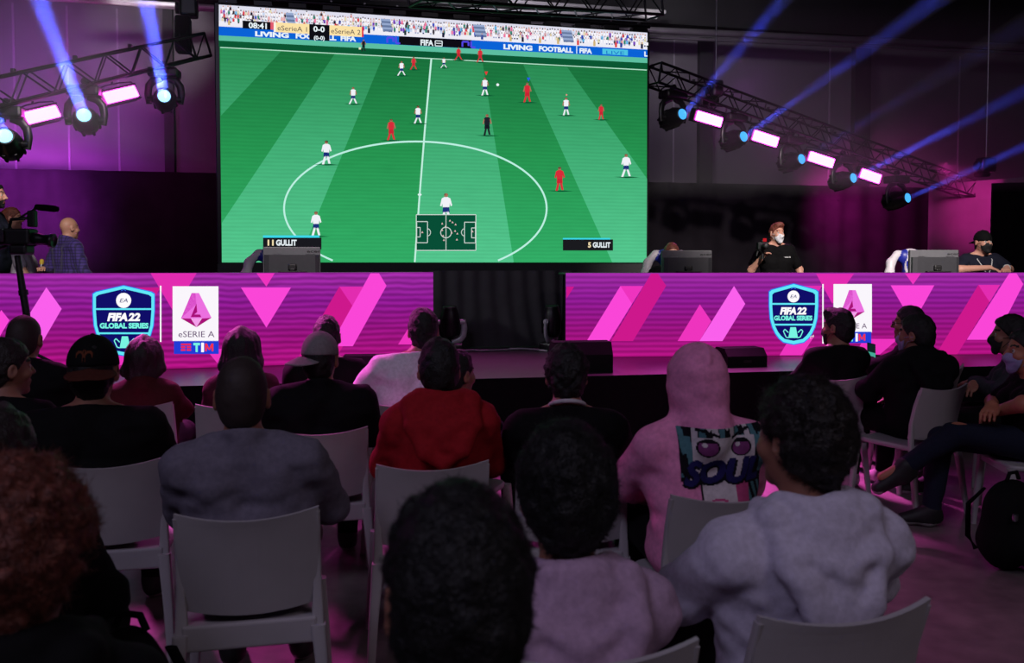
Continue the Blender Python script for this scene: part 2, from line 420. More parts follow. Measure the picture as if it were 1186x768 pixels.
    f.cone(hd(0, -.022, -.055), N+V3(0, .005, -.01), .052*hs, .062, .03)
    f.ell(hd(0, -.008, .03), V3(.074, .097, .095)*hs, R, .03)
    f.ell(hd(0, .028, -.045), V3(.057, .068, .078)*hs, R, .03)
    f.cone(hd(0, .078, -.098), hd(0, .070, -.094), .021*hs, k=.02)
    f.cone(hd(-.03, .078, .03), hd(.03, .078, .03), .014*hs, k=.012)
    for sd in (-1, 1):
        f.ell(hd(sd*.034, .094, .006), V3(.017, .014, .012)*hs, R, .010, 'sub')
        f.cone(hd(sd*.045, .062, -.028), hd(sd*.04, .07, -.022), .02*hs, k=.018)
        f.ell(hd(sd*.033, .079, .006), V3(.0125, .0125, .0125)*hs, R, .002)
    f.cone(hd(0, .092, .02), hd(0, .116, -.022), .008*hs, .012*hs, .010)
    for sd in (-1, 1): f.cone(hd(sd*.011, .103, -.026), hd(sd*.012, .1, -.026), .009*hs, k=.006)
    f.cone(hd(-.017, .092, -.057), hd(.017, .092, -.057), .008*hs, k=.006); f.cone(hd(-.014, .089, -.069), hd(.014, .089, -.069), .009*hs, k=.006)
    for sd in (-1, 1):
        Re = R@rotm(sd*math.radians(-20), math.radians(-8))
        f.ell(hd(sd*.080, -.012, -.004), V3(.010, .021, .034)*hs, Re, .008); f.ell(hd(sd*.088, -.006, .002), V3(.006, .010, .018)*hs, Re, .006, 'sub')
    V, Q = f.mesh(); cen = V[Q].mean(1); loc = ((cen-Hc)@R)/hs; mi = np.zeros(len(Q), int)
    for sd in (-1, 1):
        ey = loc-V3(sd*.033, .079, .006); m = (np.linalg.norm(ey, axis=1) < .0135) & (loc[:, 1] > .082); mi[m] = 2
        mi[m & (np.hypot(ey[:, 0], ey[:, 2]) < .006)] = 3
        br = (np.abs(loc[:, 2]-.033-.006*(1-np.abs(loc[:, 0]-sd*.034)/.02)) < .0055) & (np.abs(loc[:, 0]-sd*.034) < .021) & (loc[:, 1] > .06); mi[br] = 4
    mi[(np.abs(loc[:, 2]+.062) < .013) & (np.abs(loc[:, 0]) < .026-.5*np.abs(loc[:, 2]+.062)) & (loc[:, 1] > .088)] = 1
    if beard:
        bd = (loc[:, 2] < -.048+.25*np.clip(.05-loc[:, 1], 0, .06)) & (loc[:, 1] > -.005) & (loc[:, 2] > -.125) & (np.abs(loc[:, 0]) < .085); bd |= (np.abs(loc[:, 2]+.047) < .006) & (np.abs(loc[:, 0]) < .032) & (loc[:, 1] > .08)
        mi[bd & ~((np.abs(loc[:, 2]+.062) < .009) & (np.abs(loc[:, 0]) < .024) & (loc[:, 1] > .085))] = 4
    np_mesh('body', V, Q, [skin, LIP, EYEW, IRIS, hcol], root, mi)
    # ---- hair
    if hair not in (None, 'bald'):
        f = Field(min(hh, .0065)); t = hthick
        sx = .55 if hair in ('short', 'quiff', 'cropped') else .85
        f.ell(hd(0, -.010, .034), V3(.074+t*sx, .097+t, .093+t)*hs, R, .02)
        if hair in ('short', 'curly', 'quiff', 'cropped'):
            f.ell(hd(0, -.036, -.012), V3(.068+t*.35, .068+t*.6, .078)*hs, R, .03)
            f.cone(hd(0, -.048, -.05), hd(0, -.036, -.085), .050*hs+t*.15, .049*hs, .03)
        if hair == 'quiff': f.ell(hd(0, .055, .105), V3(.062, .05, .04)*hs, R, .03)
        if hair == 'long':
            for sd in (-1, 1):
                f.chain([hd(sd*.05, -.03, .05), hd(sd*.066, -.045, -.08), hd(sd*.075, -.075, -.2), hd(sd*.07, -.085, -.30)], [.05, .05, .048, .03], .04)
            f.chain([hd(0, -.06, .03), hd(0, -.075, -.1), hd(0, -.10, -.31)], [.06, .06, .035], .05)
        if hair == 'bob':
            for sd in (-1, 1): f.chain([hd(sd*.05, -.02, .04), hd(sd*.068, -.03, -.06), hd(sd*.06, -.045, -.14)], [.05, .045, .03], .04)
            f.chain([hd(0, -.06, .03), hd(0, -.07, -.14)], [.06, .045], .05)
        fr = {'curly': 38, 'long': 22, 'bob': 24}.get(hair, 30)
        f.noise = [(hnoise, (fr, fr, fr*(.25 if hair in ('long', 'bob') else 1)), 1), (hnoise*.6, (fr*2.6, fr*2.6, fr*(.5 if hair in ('long', 'bob') else 2.6)), 2)]
        nf = R@V3(0, .74, -.67); f.cut(hd(0, .034, .02), nf)
        if hair not in ('long', 'bob'):
            f.cut(hd(0, -.06, {'curly': -.088, 'cropped': -.075}.get(hair, -.092)), R@V3(0, .42, -1), .008)
            for sd in (-1, 1):      # clear of the ears
                f.ell(hd(sd*.088, -.004, -.012), V3(.022, .026, .038)*hs, R, .012, 'sub')
        V, Q = f.mesh(); ho = [V, Q]
        if strands:
            sv, sq = hair_strands(V, Q, strands, hthick*(.55 if hthick < .03 else .42), .0010, len(PEOPLE)+1, curl=1.1)
            Q = np.concatenate([Q, sq+len(V)]); V = np.concatenate([V, sv])
        np_mesh('hair', V, Q, [hcol], root)
    # ---- upper garment
    f = Field(h); t = thick; torso(f, t)
    upto = {'long': .97, 'short': .36, 'push': .70}[sleeve]
    for sd in (-1, 1): arm(f, sd, t*1.05, upto)
    if hood == 'down':
        for i in range(9):
            a0 = math.radians(200+i*17.5); a1 = math.radians(200+(i+1)*17.5)
            q = lambda a: N+V3(.092*math.cos(a), .085*math.sin(a)+.006, .046-.030*max(0, math.sin(a)+.35))
            f.cone(q(a0), q(a1), .028, k=.012)
        for sd in (-1, 1):
            f.chain([N+V3(sd*.10, .04, .02), N+V3(sd*.118, -.05, .02), N+V3(sd*.118, -.115, -.06), N+V3(sd*.07, -.158, -.155), N+V3(0, -.168, -.195)], [.030, .036, .034, .030, .028], .018)
        f.ell(N+V3(0, -.105, -.07), (.112, .054, .110), rotm(0, math.radians(-14)), .02); f.ell(N+V3(0, -.065, .005), (.115, .055, .05), None, .03)
        for zz, rr_ in ((-.06, .015), (-.115, .013)): f.chain([N+V3(-.09, -.13, zz+.02), N+V3(0, -.155, zz-.022), N+V3(.09, -.13, zz+.02)], [rr_]*3, .03)
    if hood == 'up':
        f.ell(hd(0, -.015, .040), V3(.108, .128, .118)*hs, R, .03); f.ell(hd(0, -.03, -.045), V3(.106, .108, .10)*hs, R, .04); f.cone(hd(.01, -.125, .10), hd(.005, -.06, .15), .004, .004, .03)
        f.chain([hd(0, -.03, -.1), N+V3(0, -.03, .0), N+V3(0, -.05, -.06)], [.082, .084, .08], .03)
        f.chain([hd(-.06, -.09, -.115), hd(0, -.115, -.125), hd(.06, -.09, -.115)], [.022, .026, .022], .014)
        f.ell(hd(0, .095, -.01), V3(.068, .07, .095)*hs, R, .015, 'sub')
    if top == 'puffer':
        pass
    if collar == 'high': f.cone(N+V3(0, -.012, -.01), N+V3(0, -.012, .035), .078, .074, .02)
    elif hood is None: f.cone(N+V3(0, -.008, -.02), N+V3(0, -.006, .012), .070, .066, .02)
    for amp, fr, sdn in ((tnoise, (7, 7, 13), 4+len(PEOPLE)), (tnoise*.5, (19, 19, 30), 5)): f.noise.append((amp, fr, sdn))
    if top == 'puffer': f.noise += [(.004, (4, 4, 26), 8)]
    if hood is None and collar != 'high': f.cut(N+V3(0, -.04, .028), (0, .38, 1))
    if hood == 'down': f.ell(N+V3(0, .005, .07), (.062, .068, .065), None, .008, 'sub')
    if collar == 'high': f.cut(N+V3(0, -.04, .055), (0, .3, 1))
    hem = (seatz+.022) if not stand else pz-.06
    f.cut((0, 0, hem), (0, 0, -1))
    if not stand: f.cut((0, -.205 if not extra else -.215, 0), (0, -1, 0), .02)
    V, Q = f.mesh()
    nm = {'tee': 'tshirt'}.get(top, top)
    nm = {'puffer': 'puffer_jacket'}.get(nm, nm)
    to = np_mesh(nm, V, Q, [tcol], root)
    if collar == 'white':
        m = MB(); pts = [N+V3(.071*math.cos(a), .069*math.sin(a)-.006, .026-.030*math.sin(a)) for a in np.linspace(0, 2*math.pi, 28)[:-1]]
        m.tube(pts, .009, mat('white_collar', (190, 185, 190), .7), closed=True); c = m.build('collar', root); c['label'] = 'white collar band'
    # ---- trousers and shoes
    f = Field(max(h, .009)); f.cone(Pv+V3(-.06, .0, -.005), Pv+V3(.06, .0, -.005), .118*b, k=.05)
    for sd in (-1, 1): leg(f, sd, .010)
    f.noise = [(.005, (9, 9, 14), 6)]
    if not stand: f.cut((0, -.165, 0), (0, -1, 0), .02)
    f.cut((0, 0, Pv[2]+.09), (0, 0, 1)); f.cut((0, 0, .075), (0, 0, -1))
    if not stand:
        # thighs rest flat on the seat
        V, Q = f.mesh(); m = (V[:, 1] < .215) & (V[:, 2] < seatz+.0); V[m, 2] = seatz+.001
    else: V, Q = f.mesh()
    np_mesh('trousers', V, Q, [trousers], root)
    for sd in (-1, 1):
        g = G[sd]; f = Field(.0085); a = g[2].copy(); tt = g[3]; dv = tt-a; u = V3(dv[0], dv[1], dv[2]); L = np.linalg.norm(u); u = u/L
        heel = a+V3(0, 0, -.05)-u*.03; toe = a+V3(0, 0, -.055)+u*.17
        heel[2] = max(heel[2], .04) if abs(u[2]) < .5 and a[2] < .2 else heel[2]; toe[2] = .036 if a[2] < .2 else toe[2]
        f.cone(heel, toe, .040, .033, .02); f.cone(a+V3(0, 0, .0), heel+u*.05, .05, .046, .03); f.cone(a, toe, .045, .026, .03)
        if a[2] < .2: f.cut((0, 0, .004), (0, 0, -1))
        f.cut((0, 0, a[2]+.045), (0, 0, 1))
        V, Q = f.mesh(); cz = V[Q].mean(1)[:, 2]; mi = (cz < V[:, 2].min()+.024).astype(int)
        np_mesh('shoe', V, Q, [shoes, SOLE], root, mi)
    # ---- things worn on the head
    if mask:
        f = Field(.0055); f.ell(hd(0, .034, -.048), V3(.066, .076, .074)*hs, R, .02); f.cone(hd(0, .10, -.02), hd(0, .11, -.035), .018*hs, .02*hs, .03)
        f.cone(hd(0, .078, -.1), hd(0, .07, -.094), .028*hs, k=.02)
        f.cut(hd(0, .1, -.006), R@V3(0, -.12, 1)); f.cut(hd(0, .035, 0), R@V3(0, -1, -.25))
        f.noise = [(.002, (25, 25, 80), 1)]
        V, Q = f.mesh(); mo = np_mesh('face_mask', V, Q, [mask], root)
        m = MB()
        for sd in (-1, 1):
            for z0 in (-.015, -.075): m.tube([hd(sd*.062, .045, z0), hd(sd*.079, .015, z0*.5), hd(sd*.086, -.022, z0*.35)], .0018*hs, mask, n=5)
        m.build('ear_loop', mo)
    if cap:
        ccol, back, logo = cap; ya = math.pi if back else 0; f = Field(.006)
        f.ell(hd(0, -.010, .032), V3(.088, .111, .108)*hs, R, .02); f.cut(hd(0, 0, .022), R@V3(0, (-.10 if back else .12), -1)); f.noise = [(.0015, (20, 20, 20), 1)]
        V, Q = f.mesh(); co = np_mesh('cap', V, Q, [ccol], root)
        bm = MB(); rings = []
        ba = cap_brim.get(key, 0.0)
        for i in range(9):
            u = i/8; rg = []
            for j in range(13):
                a = math.radians(-62+124*j/12); rr0 = .098; ext = .075*math.cos(a*1.1)*u
                x = math.sin(a)*(.084+ext*.55); y = math.cos(a)*(.104)+ext; z = .028-.30*max(0, ext)-.018*abs(math.sin(a))
                if back: y = -y-.015; x = -x; z -= .05*max(0, ext)*6*.4
                v = Vector((x, y, z)); v.rotate(Euler((0, 0, ba))); rg.append(hd(*v))
            rings.append(rg)
        vs = [p for r in rings for p in r]; off = R@V3(0, 0, -.004); vs2 = [p+off for p in vs]; fs = []
        n = 13
        for i in range(8):
            for j in range(12): fs.append((i*n+j, i*n+j+1, (i+1)*n+j+1, (i+1)*n+j))
        k = len(vs); fs2 = [tuple(reversed([q+k for q in ff])) for ff in fs]
        rim = [(j, k+j, k+j+1, j+1) for j in range(12)]+[(8*n+j, 8*n+j+1, k+8*n+j+1, k+8*n+j) for j in range(12)]
        rim += [(i*n, (i+1)*n, k+(i+1)*n, k+i*n) for i in range(8)]+[((i+1)*n+12, i*n+12, k+i*n+12, k+(i+1)*n+12) for i in range(8)]
        bm.add(vs+vs2, fs+fs2+rim, logo if logo else ccol, True); bo = bm.build('brim', co)
        btn = MB(); btn.lathe([(.001, .006), (.007, .004), (.009, 0)], ccol, Matrix.Translation(Vector(hd(0, -.01, .139)))); btn.build('button', co)
    if glasses:
        m = MB(); gm = mat('glasses_frame', (12, 11, 12), .3)
        for sd in (-1, 1):
            m.tube([hd(sd*.034+.024*math.cos(a), .108-.004*abs(math.cos(a)), .004+.019*math.sin(a)) for a in np.linspace(0, 2*math.pi, 17)[:-1]], .0022, gm, n=5, closed=True)
            m.tube([hd(sd*.058, .104, .008), hd(sd*.082, .04, .008), hd(sd*.09, -.01, .002)], .0022, gm, n=5)
        m.tube([hd(-.01, .11, .008), hd(0, .113, .01), hd(.01, .11, .008)], .002, gm, n=5); m.build('glasses', root)
    info = dict(root=root, A=A, hd=hd, N=N, S=S, Pv=Pv, Hc=Hc, R=R, top=to, G=G)
    PEOPLE[key] = info
    return info
cap_brim = {}
def decal(info, name, cx, cz, w, hgt, nx, nz, paint, mats, back=True, target=None, off=.0025, label=None, frm=None):
    """thin print laid on the curved back (or chest) of a garment; paint(u, v) -> material index or -1, u and v in 0..1"""
    t = target or info['top']; me = t.data
    bv = BVHTree.FromPolygons([v.co for v in me.vertices], [tuple(p.vertices) for p in me.polygons])
    vs = {}; out = []; fs = []; mi = []
    sgn = 1 if back else -1
    def vert(i, j):
        if (i, j) not in vs:
            u = i/nx-.5; v = j/nz-.5
            o = Vector((cx+u*w*sgn, -1.5*sgn, cz+v*hgt)); dr = Vector((0, sgn, 0))
            if frm: o, dr = frm(u, v)
            hit = bv.ray_cast(o, dr)
            if hit[0] is None: vs[(i, j)] = None
            else: vs[(i, j)] = len(out); out.append(hit[0]+hit[1]*off)
        return vs[(i, j)]
    for i in range(nx):
        for j in range(nz):
            k = paint((i+.5)/nx, (j+.5)/nz)
            if k < 0: continue
            q = [vert(i, j), vert(i+1, j), vert(i+1, j+1), vert(i, j+1)]
            if None in q: continue
            fs.append(q); mi.append(k)
    if not fs: return
    o = np_mesh(name, np.array(out), np.array(fs), mats, t, np.array(mi))
    if label: o['label'] = label
    return o
def in_text(s, bold=0.0, shear=0.0):
    vs, fs, w = text2d(s, bold, shear); T = []
    for f in fs:
        for k in range(1, len(f)-1): T.append((vs[f[0]], vs[f[k]], vs[f[k+1]]))
    T = np.array(T)
    def test(x, y):
        p = np.array((x, y)); a, b, c = T[:, 0], T[:, 1], T[:, 2]
        cr = lambda u, v: u[:, 0]*v[:, 1]-u[:, 1]*v[:, 0]
        d1 = cr(b-a, p-a); d2 = cr(c-b, p-b); d3 = cr(a-c, p-c)
        return bool((((d1 >= 0) & (d2 >= 0) & (d3 >= 0)) | ((d1 <= 0) & (d2 <= 0) & (d3 <= 0))).any())
    return test, w
# ------------------------------------------------------------ places of the big planes
SCR = Wall(257, 10.03, 748.5, 11.28)            # big screen
LEDL = Wall(-70, 7.05, 502, 8.19, 420)          # left desk front
LEDR = Wall(655, 8.46, 1260, 8.80, 420)         # right desk front
DECK = 0.626
YAW = SCR.yaw
def stage_edge(px): # depth of the stage lip seen in photo column px
    return lambda: 0
floor_m = bpy.data.materials.new('concrete_floor'); floor_m.use_nodes = True
nt = floor_m.node_tree; b = nt.nodes['Principled BSDF']
tc = nt.nodes.new('ShaderNodeTexCoord')
n1 = nt.nodes.new('ShaderNodeTexNoise'); n1.inputs['Scale'].default_value = 1.3; n1.inputs['Detail'].default_value = 6; n1.inputs['Roughness'].default_value = .6
n2 = nt.nodes.new('ShaderNodeTexNoise'); n2.inputs['Scale'].default_value = 9; n2.inputs['Detail'].default_value = 6
for n in (n1, n2): nt.links.new(tc.outputs['Object'], n.inputs['Vector'])
mx = nt.nodes.new('ShaderNodeMix'); mx.inputs[0].default_value = .4; nt.links.new(n1.outputs['Fac'], mx.inputs[2]); nt.links.new(n2.outputs['Fac'], mx.inputs[3])
r = nt.nodes.new('ShaderNodeValToRGB'); r.color_ramp.elements[0].position = .35; r.color_ramp.elements[1].position = .65
r.color_ramp.elements[0].color = lin((92, 84, 84))+(1,); r.color_ramp.elements[1].color = lin((138, 126, 124))+(1,)
nt.links.new(mx.outputs[0], r.inputs[0]); nt.links.new(r.outputs[0], b.inputs['Base Color'])
rr = nt.nodes.new('ShaderNodeMapRange'); rr.inputs[3].default_value = .22; rr.inputs[4].default_value = .42; nt.links.new(n1.outputs['Fac'], rr.inputs[0]); nt.links.new(rr.outputs[0], b.inputs['Roughness'])
bp = nt.nodes.new('ShaderNodeBump'); bp.inputs['Strength'].default_value = .08; nt.links.new(n2.outputs['Fac'], bp.inputs['Height']); nt.links.new(bp.outputs[0], b.inputs['Normal'])

BLACK = mat('black_paint', (16, 15, 17), .55, var=.2, scale=20)
BLACKCLOTH = mat('black_molton', (15, 14, 16), .95, var=.25, scale=40, bump=.3, bscale=300, spec=.1)
CURT = mat('black_velvet', (64, 62, 66), .9, var=.1, scale=6, spec=.2)
DARKMETAL = mat('dark_metal', (40, 38, 44), .35, .8, var=.15, scale=30)
STEEL = mat('brushed_steel', (150, 148, 155), .28, .95, var=.12, scale=30)
PLASTIC = mat('black_plastic', (22, 22, 25), .35, var=.15, scale=40)
GREYPL = mat('grey_plastic', (62, 62, 66), .42, var=.08, scale=40)
WALLG = mat('wall_panel', (92, 88, 94), .7, var=.06, scale=3)
SEAM = mat('wall_seam', (134, 128, 138), .6)
ROOF = mat('roof_black', (26, 25, 28), .8, var=.3, scale=2)
PIPE = mat('pale_pipe', (185, 182, 186), .45, .2, var=.08, scale=5)
DECKM = mat('stage_vinyl', (66, 58, 64), .32, var=.15, scale=14, bump=.1)

ROOM = [(-14, -8), (16, -8), (16, 24), (-14, 24)]
m = MB(); m.box((-14, -8, -.2), (16, 24, 0), floor_m); tag(m.build('floor'), kind='structure')
m = MB(); m.box((-14, -8, 7.6), (16, 24, 7.8), ROOF); tag(m.build('ceiling'), kind='structure')
m = MB(); m.box((-14.2, -8, 0), (-14, 24, 7.6), WALLG); tag(m.build('wall_left'), kind='structure')
m = MB(); m.box((16, -8, 0), (16.2, 24, 7.6), WALLG); tag(m.build('wall_right'), kind='structure')
m = MB(); m.box((-14, -8.2, 0), (16, -8, 7.6), WALLG); tag(m.build('wall_front'), kind='structure')
# back wall: pale panels above, black drape below, turned like the stage
BW = Wall(0, 13.9, 960, 16.95)
m = MB(); m.box((-7, 0, 0), (22, .2, 7.6), WALLG)
for px in (18, 80, 138, 780, 960, 1110):
    u, v = BW.uv(px, 150); m.box((u-.015, -.012, 3.0), (u+.015, 0, 5.7), SEAM)
tag(m.build('wall_back', None, BW.o, BW.yaw), kind='structure')
def bw_box(name, x0, x1, z0, z1, mt, depth=.15, off=.0):
    u0 = BW.uv(x0, 150)[0]; u1 = BW.uv(x1, 150)[0]; m = MB(); m.box((u0, -depth-off, z0), (u1, -off, z1), mt)
    return m.build(name, None, BW.o, BW.yaw)
WCOL = mat('dark_column', (26, 24, 28), .7, var=.15, scale=4)
for px0, px1 in ((192, 203), (807, 822), (985, 1003)):
    tag(bw_box('trim_1' if px0 < 300 else ('trim_2' if px0 < 900 else 'trim_3'), px0, px1, 2.9, 5.75, WCOL, .14, .002), kind='structure')
# unlit upper wall shaped as a dark box, with pipes running along it
m = MB(); m.box((-7, -.5, 5.85), (22, -.01, 7.55), ROOF); tag(m.build('trim_4', None, BW.o, BW.yaw), kind='structure')
def pipe_along(name, pa, pb, da, db, r, label, cat, mt=PIPE, ext=0.0, group=None):
    a = P(*pa, da); c = P(*pb, db); e = (c-a)*ext; m = MB(); m.tube([a-e, c+e], r, mt, 10)
    o = m.build(name); return tag(o, label, cat, group)
# black drape hanging across the back, folds built in
def drape(name, wall, u0, u1, z0, z1, mt, amp=.05, per=.32, seed=1, y0=0.0, loose=0.0):
    rs = random.Random(seed); N = int((u1-u0)/.02)+1; rows = 10; vs = []; ph = [rs.uniform(0, 6) for _ in range(6)]
    for k in range(rows+1):
        t = k/rows; z = z0+(z1-z0)*t
        for i in range(N+1):
            u = u0+(u1-u0)*i/N; q = u*2*math.pi/per
            du = loose*math.sin(u*2.1+ph[3])*(1-t)**2
            y = amp*(.6+.4*math.sin(u*1.3+ph[0]))*math.sin(q+1.2*math.sin(u*2.3+ph[1])+.5*(1-t)*math.sin(u*5+ph[2]))
            vs.append((u+du, y0+y, z))
    n = N+1; fs = [(k*n+i, k*n+i+1, (k+1)*n+i+1, (k+1)*n+i) for k in range(rows) for i in range(N)]
    m = MB(); m.add(vs, fs, mt, True)
    # thickness
    vs2 = [(x, y+.006, z) for x, y, z in vs]; m.add(vs2, [tuple(reversed(f)) for f in fs], mt, True)
    return m.build(name, None, wall.o, wall.yaw)
DR = Wall(0, 13.3, 960, 16.3)
u1 = DR.uv(1090, 300)[0]
tag(drape('backdrop_drape', DR, -3, u1, 0.0, 3.0, mat('backdrop_molton', (31, 27, 33), .95, var=.2, scale=3, spec=.1), amp=.03, per=.5), 'long black drape hanging along the back wall behind the stage', 'drape')
# ------------------------------------------------------------ stage
e0 = P(215, 447, depth_for_z(215, 447, DECK)); e1 = P(1110, 425, depth_for_z(1110, 425, DECK))
ed = Vector((e1.x-e0.x, e1.y-e0.y, 0)).normalized(); en = Vector((-ed.y, ed.x, 0)); syaw = math.atan2(ed.y, ed.x)
so = Vector((e0.x, e0.y, 0))
m = MB()
m.box((-4.2, 0, DECK-.05), (9.5, 3.1, DECK), DECKM)
for i in range(15):
    m.box((-4.2+i*.95, .12, 0), (-4.2+i*.95+.06, .18, DECK-.05), DARKMETAL)
stage = m.build('stage_deck', None, so, syaw); tag(stage, 'low black stage deck in front of and under the glowing desks', 'stage')
sk = MB(); N = 340; rows = []
for zz in (0.0, .3, DECK-.002):
    rows.append([(-4.2+13.7*i/N, -.012+.012*math.sin(i*.9+.4*math.sin(i*.37)), zz) for i in range(N+1)])
sk.add([p for r_ in rows for p in r_], [(k*(N+1)+i, k*(N+1)+i+1, (k+1)*(N+1)+i+1, (k+1)*(N+1)+i) for k in range(2) for i in range(N)], BLACKCLOTH, True)
sk.build('stage_skirt', stage)
m = MB(); m.box((-6.0, 3.13, .22), (8.2, 5.2, .30), BLACK)
for i in range(16):
    for y in (3.3, 5.0): m.box((-5.9+i*.93, y, 0), (-5.9+i*.93+.06, y+.06, .22), DARKMETAL)
tag(m.build('backstage_platform', None, so, syaw), 'low black platform behind the desks for the crew', 'platform')
# magenta lit side flat and black panel at the right
m = MB(); a = P(1075, 260, 15.3); c = P(1215, 260, 13.6); w_ = Vector((c.x-a.x, c.y-a.y, 0)); yw = math.atan2(w_.y, w_.x)
SIDE = mat('side_flat', (120, 108, 116), .85, var=.08, scale=4)
m.box((0, 0, 0), (w_.length, .08, 2.93), SIDE); tag(m.build('side_flat', None, (a.x, a.y, 0), yw), 'tall flat at the side of the stage catching magenta light', 'stage flat')
m = MB(); a = P(1149, 260, 12.9); c = P(1260, 260, 12.6); w2 = Vector((c.x-a.x, c.y-a.y, 0))
m.box((0, 0, 0), (w2.length, .08, 2.74), BLACKCLOTH); tag(m.build('black_flat', None, (a.x, a.y, 0), math.atan2(w2.y, w2.x)), 'tall black masking flat behind the crew man in the backwards cap', 'stage flat')

# ------------------------------------------------------------ big screen
scr = empty('led_screen', SCR.o, SCR.yaw, 'giant screen showing a green football match above the stage', 'screen')
zt = (SCR.uv(253.5, 5)[1]+SCR.uv(750, 38)[1])/2; zb = 1.56; SW = SCR.len
m = MB(); m.box((-.05, .004, zb-.17), (SW+.03, .22, zt+.02), PLASTIC, .01); m.build('housing', scr)
m = MB(); m.box((0, .03, .302), (SW, .2, zb-.17), BLACKCLOTH)
m.build('ground_support', scr)
m = MB(); m.box((-.05, .0, zb-.16), (SW+.03, .006, zb-.02), mat('screen_base', (44, 44, 47), .6)); m.build('base_panel', scr)
fl = Flat(SCR, .002, .0006)
zr = zt-zb
G_L = emit_ramp('pitch_light', [(0, (84, 198, 142)), (.45, (66, 174, 118)), (.8, (44, 142, 86)), (1, (36, 122, 74))], lo=zb, hi=zt, noise=.10, nscale=1.1, nstretch=(3, 1, 12), bands=(7, .93, 1.04, 1.0))
G_D = emit_ramp('pitch_dark', [(0, (50, 172, 102)), (.45, (38, 148, 80)), (.8, (27, 116, 62)), (1, (23, 102, 57))], lo=zb, hi=zt, noise=.10, nscale=1.1, nstretch=(3, 1, 12), bands=(7, .93, 1.04, 1.0))
BK = emit((16, 15, 22)); WH = emit((235, 245, 250)); BLUE = emit((10, 98, 214)); TEAL = emit((92, 190, 160)); SHADOW = emit((10, 86, 50))
T0, T1 = (252.5, 5.5), (750.5, 38.5); sl = (T1[1]-T0[1])/(T1[0]-T0[0])
top = lambda x: T0[1]+sl*(x-T0[0])
lerp = lambda x, a, b: a+(b-a)*(x-255)/495.0
band = lambda x, a, b: lerp(x, a, b)
X0, X1 = 253.5, 749.7
fl.poly([(X0, top(X0)), (X1, top(X1)), (748.7, 304), (257, 304)], G_D)
fl.up()
L = 60
fl.poly([(255, 55), (326, 59), (256, 134)], G_L)
fl.poly([(388, 62), (443, 66), (345, 304), (257, 304), (257, 258)], G_L)
fl.poly([(500, 69), (559, 73), (595, 304), (480, 304)], G_L)
fl.poly([(606, 75), (657, 78), (749.3, 207), (748.7, 304), (709, 304)], G_L)
fl.up()
def strip(a0, b0, a1, b1, mt): fl.poly([(X0, lerp(X0, a0, b0)), (X1, lerp(X1, a0, b0)), (X1, lerp(X1, a1, b1)), (X0, lerp(X0, a1, b1))], mt)
strip(47, 73, 54.5, 80.5, SHADOW); strip(41, 67, 47.2, 73.2, TEAL)
strip(30.5, 57.5, 41.2, 67.2, BLUE); strip(24, 52.5, 30.7, 57.7, emit((238, 236, 245)))
strip(5.5, 38, 24.2, 52.7, emit((222, 222, 238)))
fl.up()
# crowd
cols = [(248, 246, 252)]*14+[(225, 205, 215), (200, 215, 240), (236, 170, 170), (30, 28, 50), (35, 70, 190), (220, 60, 70), (40, 130, 110), (230, 220, 180), (120, 60, 190), (60, 50, 60), (90, 180, 230), (240, 120, 160)]
for row in range(4):
    x = 254.5+row*.7
    while x < 748.5:
        yb = lerp(x, 11.5+row*4.3, 42+row*3.6); c = emit(rnd.choice(cols)); hgt = rnd.uniform(3.2, 4.6)
        if yb-hgt-1.6 > top(x)+.3:
            fl.rect(x, yb-hgt, x+2.3, yb, c, .06)
            fl.rect(x+.5, yb-hgt-1.7, x+1.7, yb-hgt, emit(rnd.choice([(214, 160, 140), (60, 40, 40), (90, 60, 50), (200, 150, 120)])), .06)
            if row > 0 and rnd.random() < .5: fl.rect(x+.3, yb, x+2.0, yb+1.6, emit(rnd.choice([(40, 50, 110), (20, 20, 30), (150, 160, 200)])), .06)
        x += rnd.uniform(2.5, 3.5)
fl.up()
for xa, w_ in ((331, 9), (441, 11), (548, 13), (650, 12)):
    for k in range(6):
        fl.poly([(xa+k*.5, lerp(xa, 10+k*2.6, 41+k*2.2)), (xa+w_+k*.5, lerp(xa+w_, 10+k*2.6, 41+k*2.2)), (xa+w_+k*.5, lerp(xa+w_, 12.7+k*2.6, 43.3+k*2.2)), (xa+k*.5, lerp(xa, 12.7+k*2.6, 43.3+k*2.2))], emit((104, 122, 160) if k % 2 else (150, 168, 205)))
for x in [264, 418, 426, 468, 512, 557, 590, 604, 624, 645, 668, 687, 712, 718, 742]:
    c = emit(rnd.choice([(220, 70, 70), (30, 30, 60), (210, 180, 120), (40, 60, 150), (40, 60, 60)])); y = lerp(x, 24, 52.5); fl.rect(x, y-1, x+2.6, y+4.5, c, .06); fl.rect(x+.5, y-3, x+2, y-1, emit((190, 140, 120)))
fl.up()
# advertising boards
fl.poly([(462, lerp(462, 30.7, 57.7)), (546, lerp(546, 30.7, 57.7)), (546, lerp(546, 41, 67)), (462, lerp(462, 41, 67))], emit((14, 12, 20)))
fl.up()
bs = 27/495.0
PUR = emit((84, 70, 230))
for x0 in (448.5, 535.5):
    y = lerp(x0, 31, 58); fl.line([(x0, y+8), (x0, y+2), (x0+7, y+2.3), (x0+7, y+7)], 2.0, PUR); fl.line([(x0+10, y+1.5), (x0+10, y+8.5), (x0+15, y+8.8)], 2.0, PUR)
fl.text('FIFA', 487, lerp(487, 40, 66.2), 6.2, WH, width=15, slope=bs, bold=.04); fl.line([(504, lerp(504, 34.2, 60.4)), (512, lerp(512, 34.2, 60.4)), (512, lerp(512, 40, 66.2)), (504, lerp(504, 40, 66.2))], 1.0, WH, True); fl.line([(505, lerp(505, 37, 63.2)), (511, lerp(511, 37, 63.2))], .9, WH)
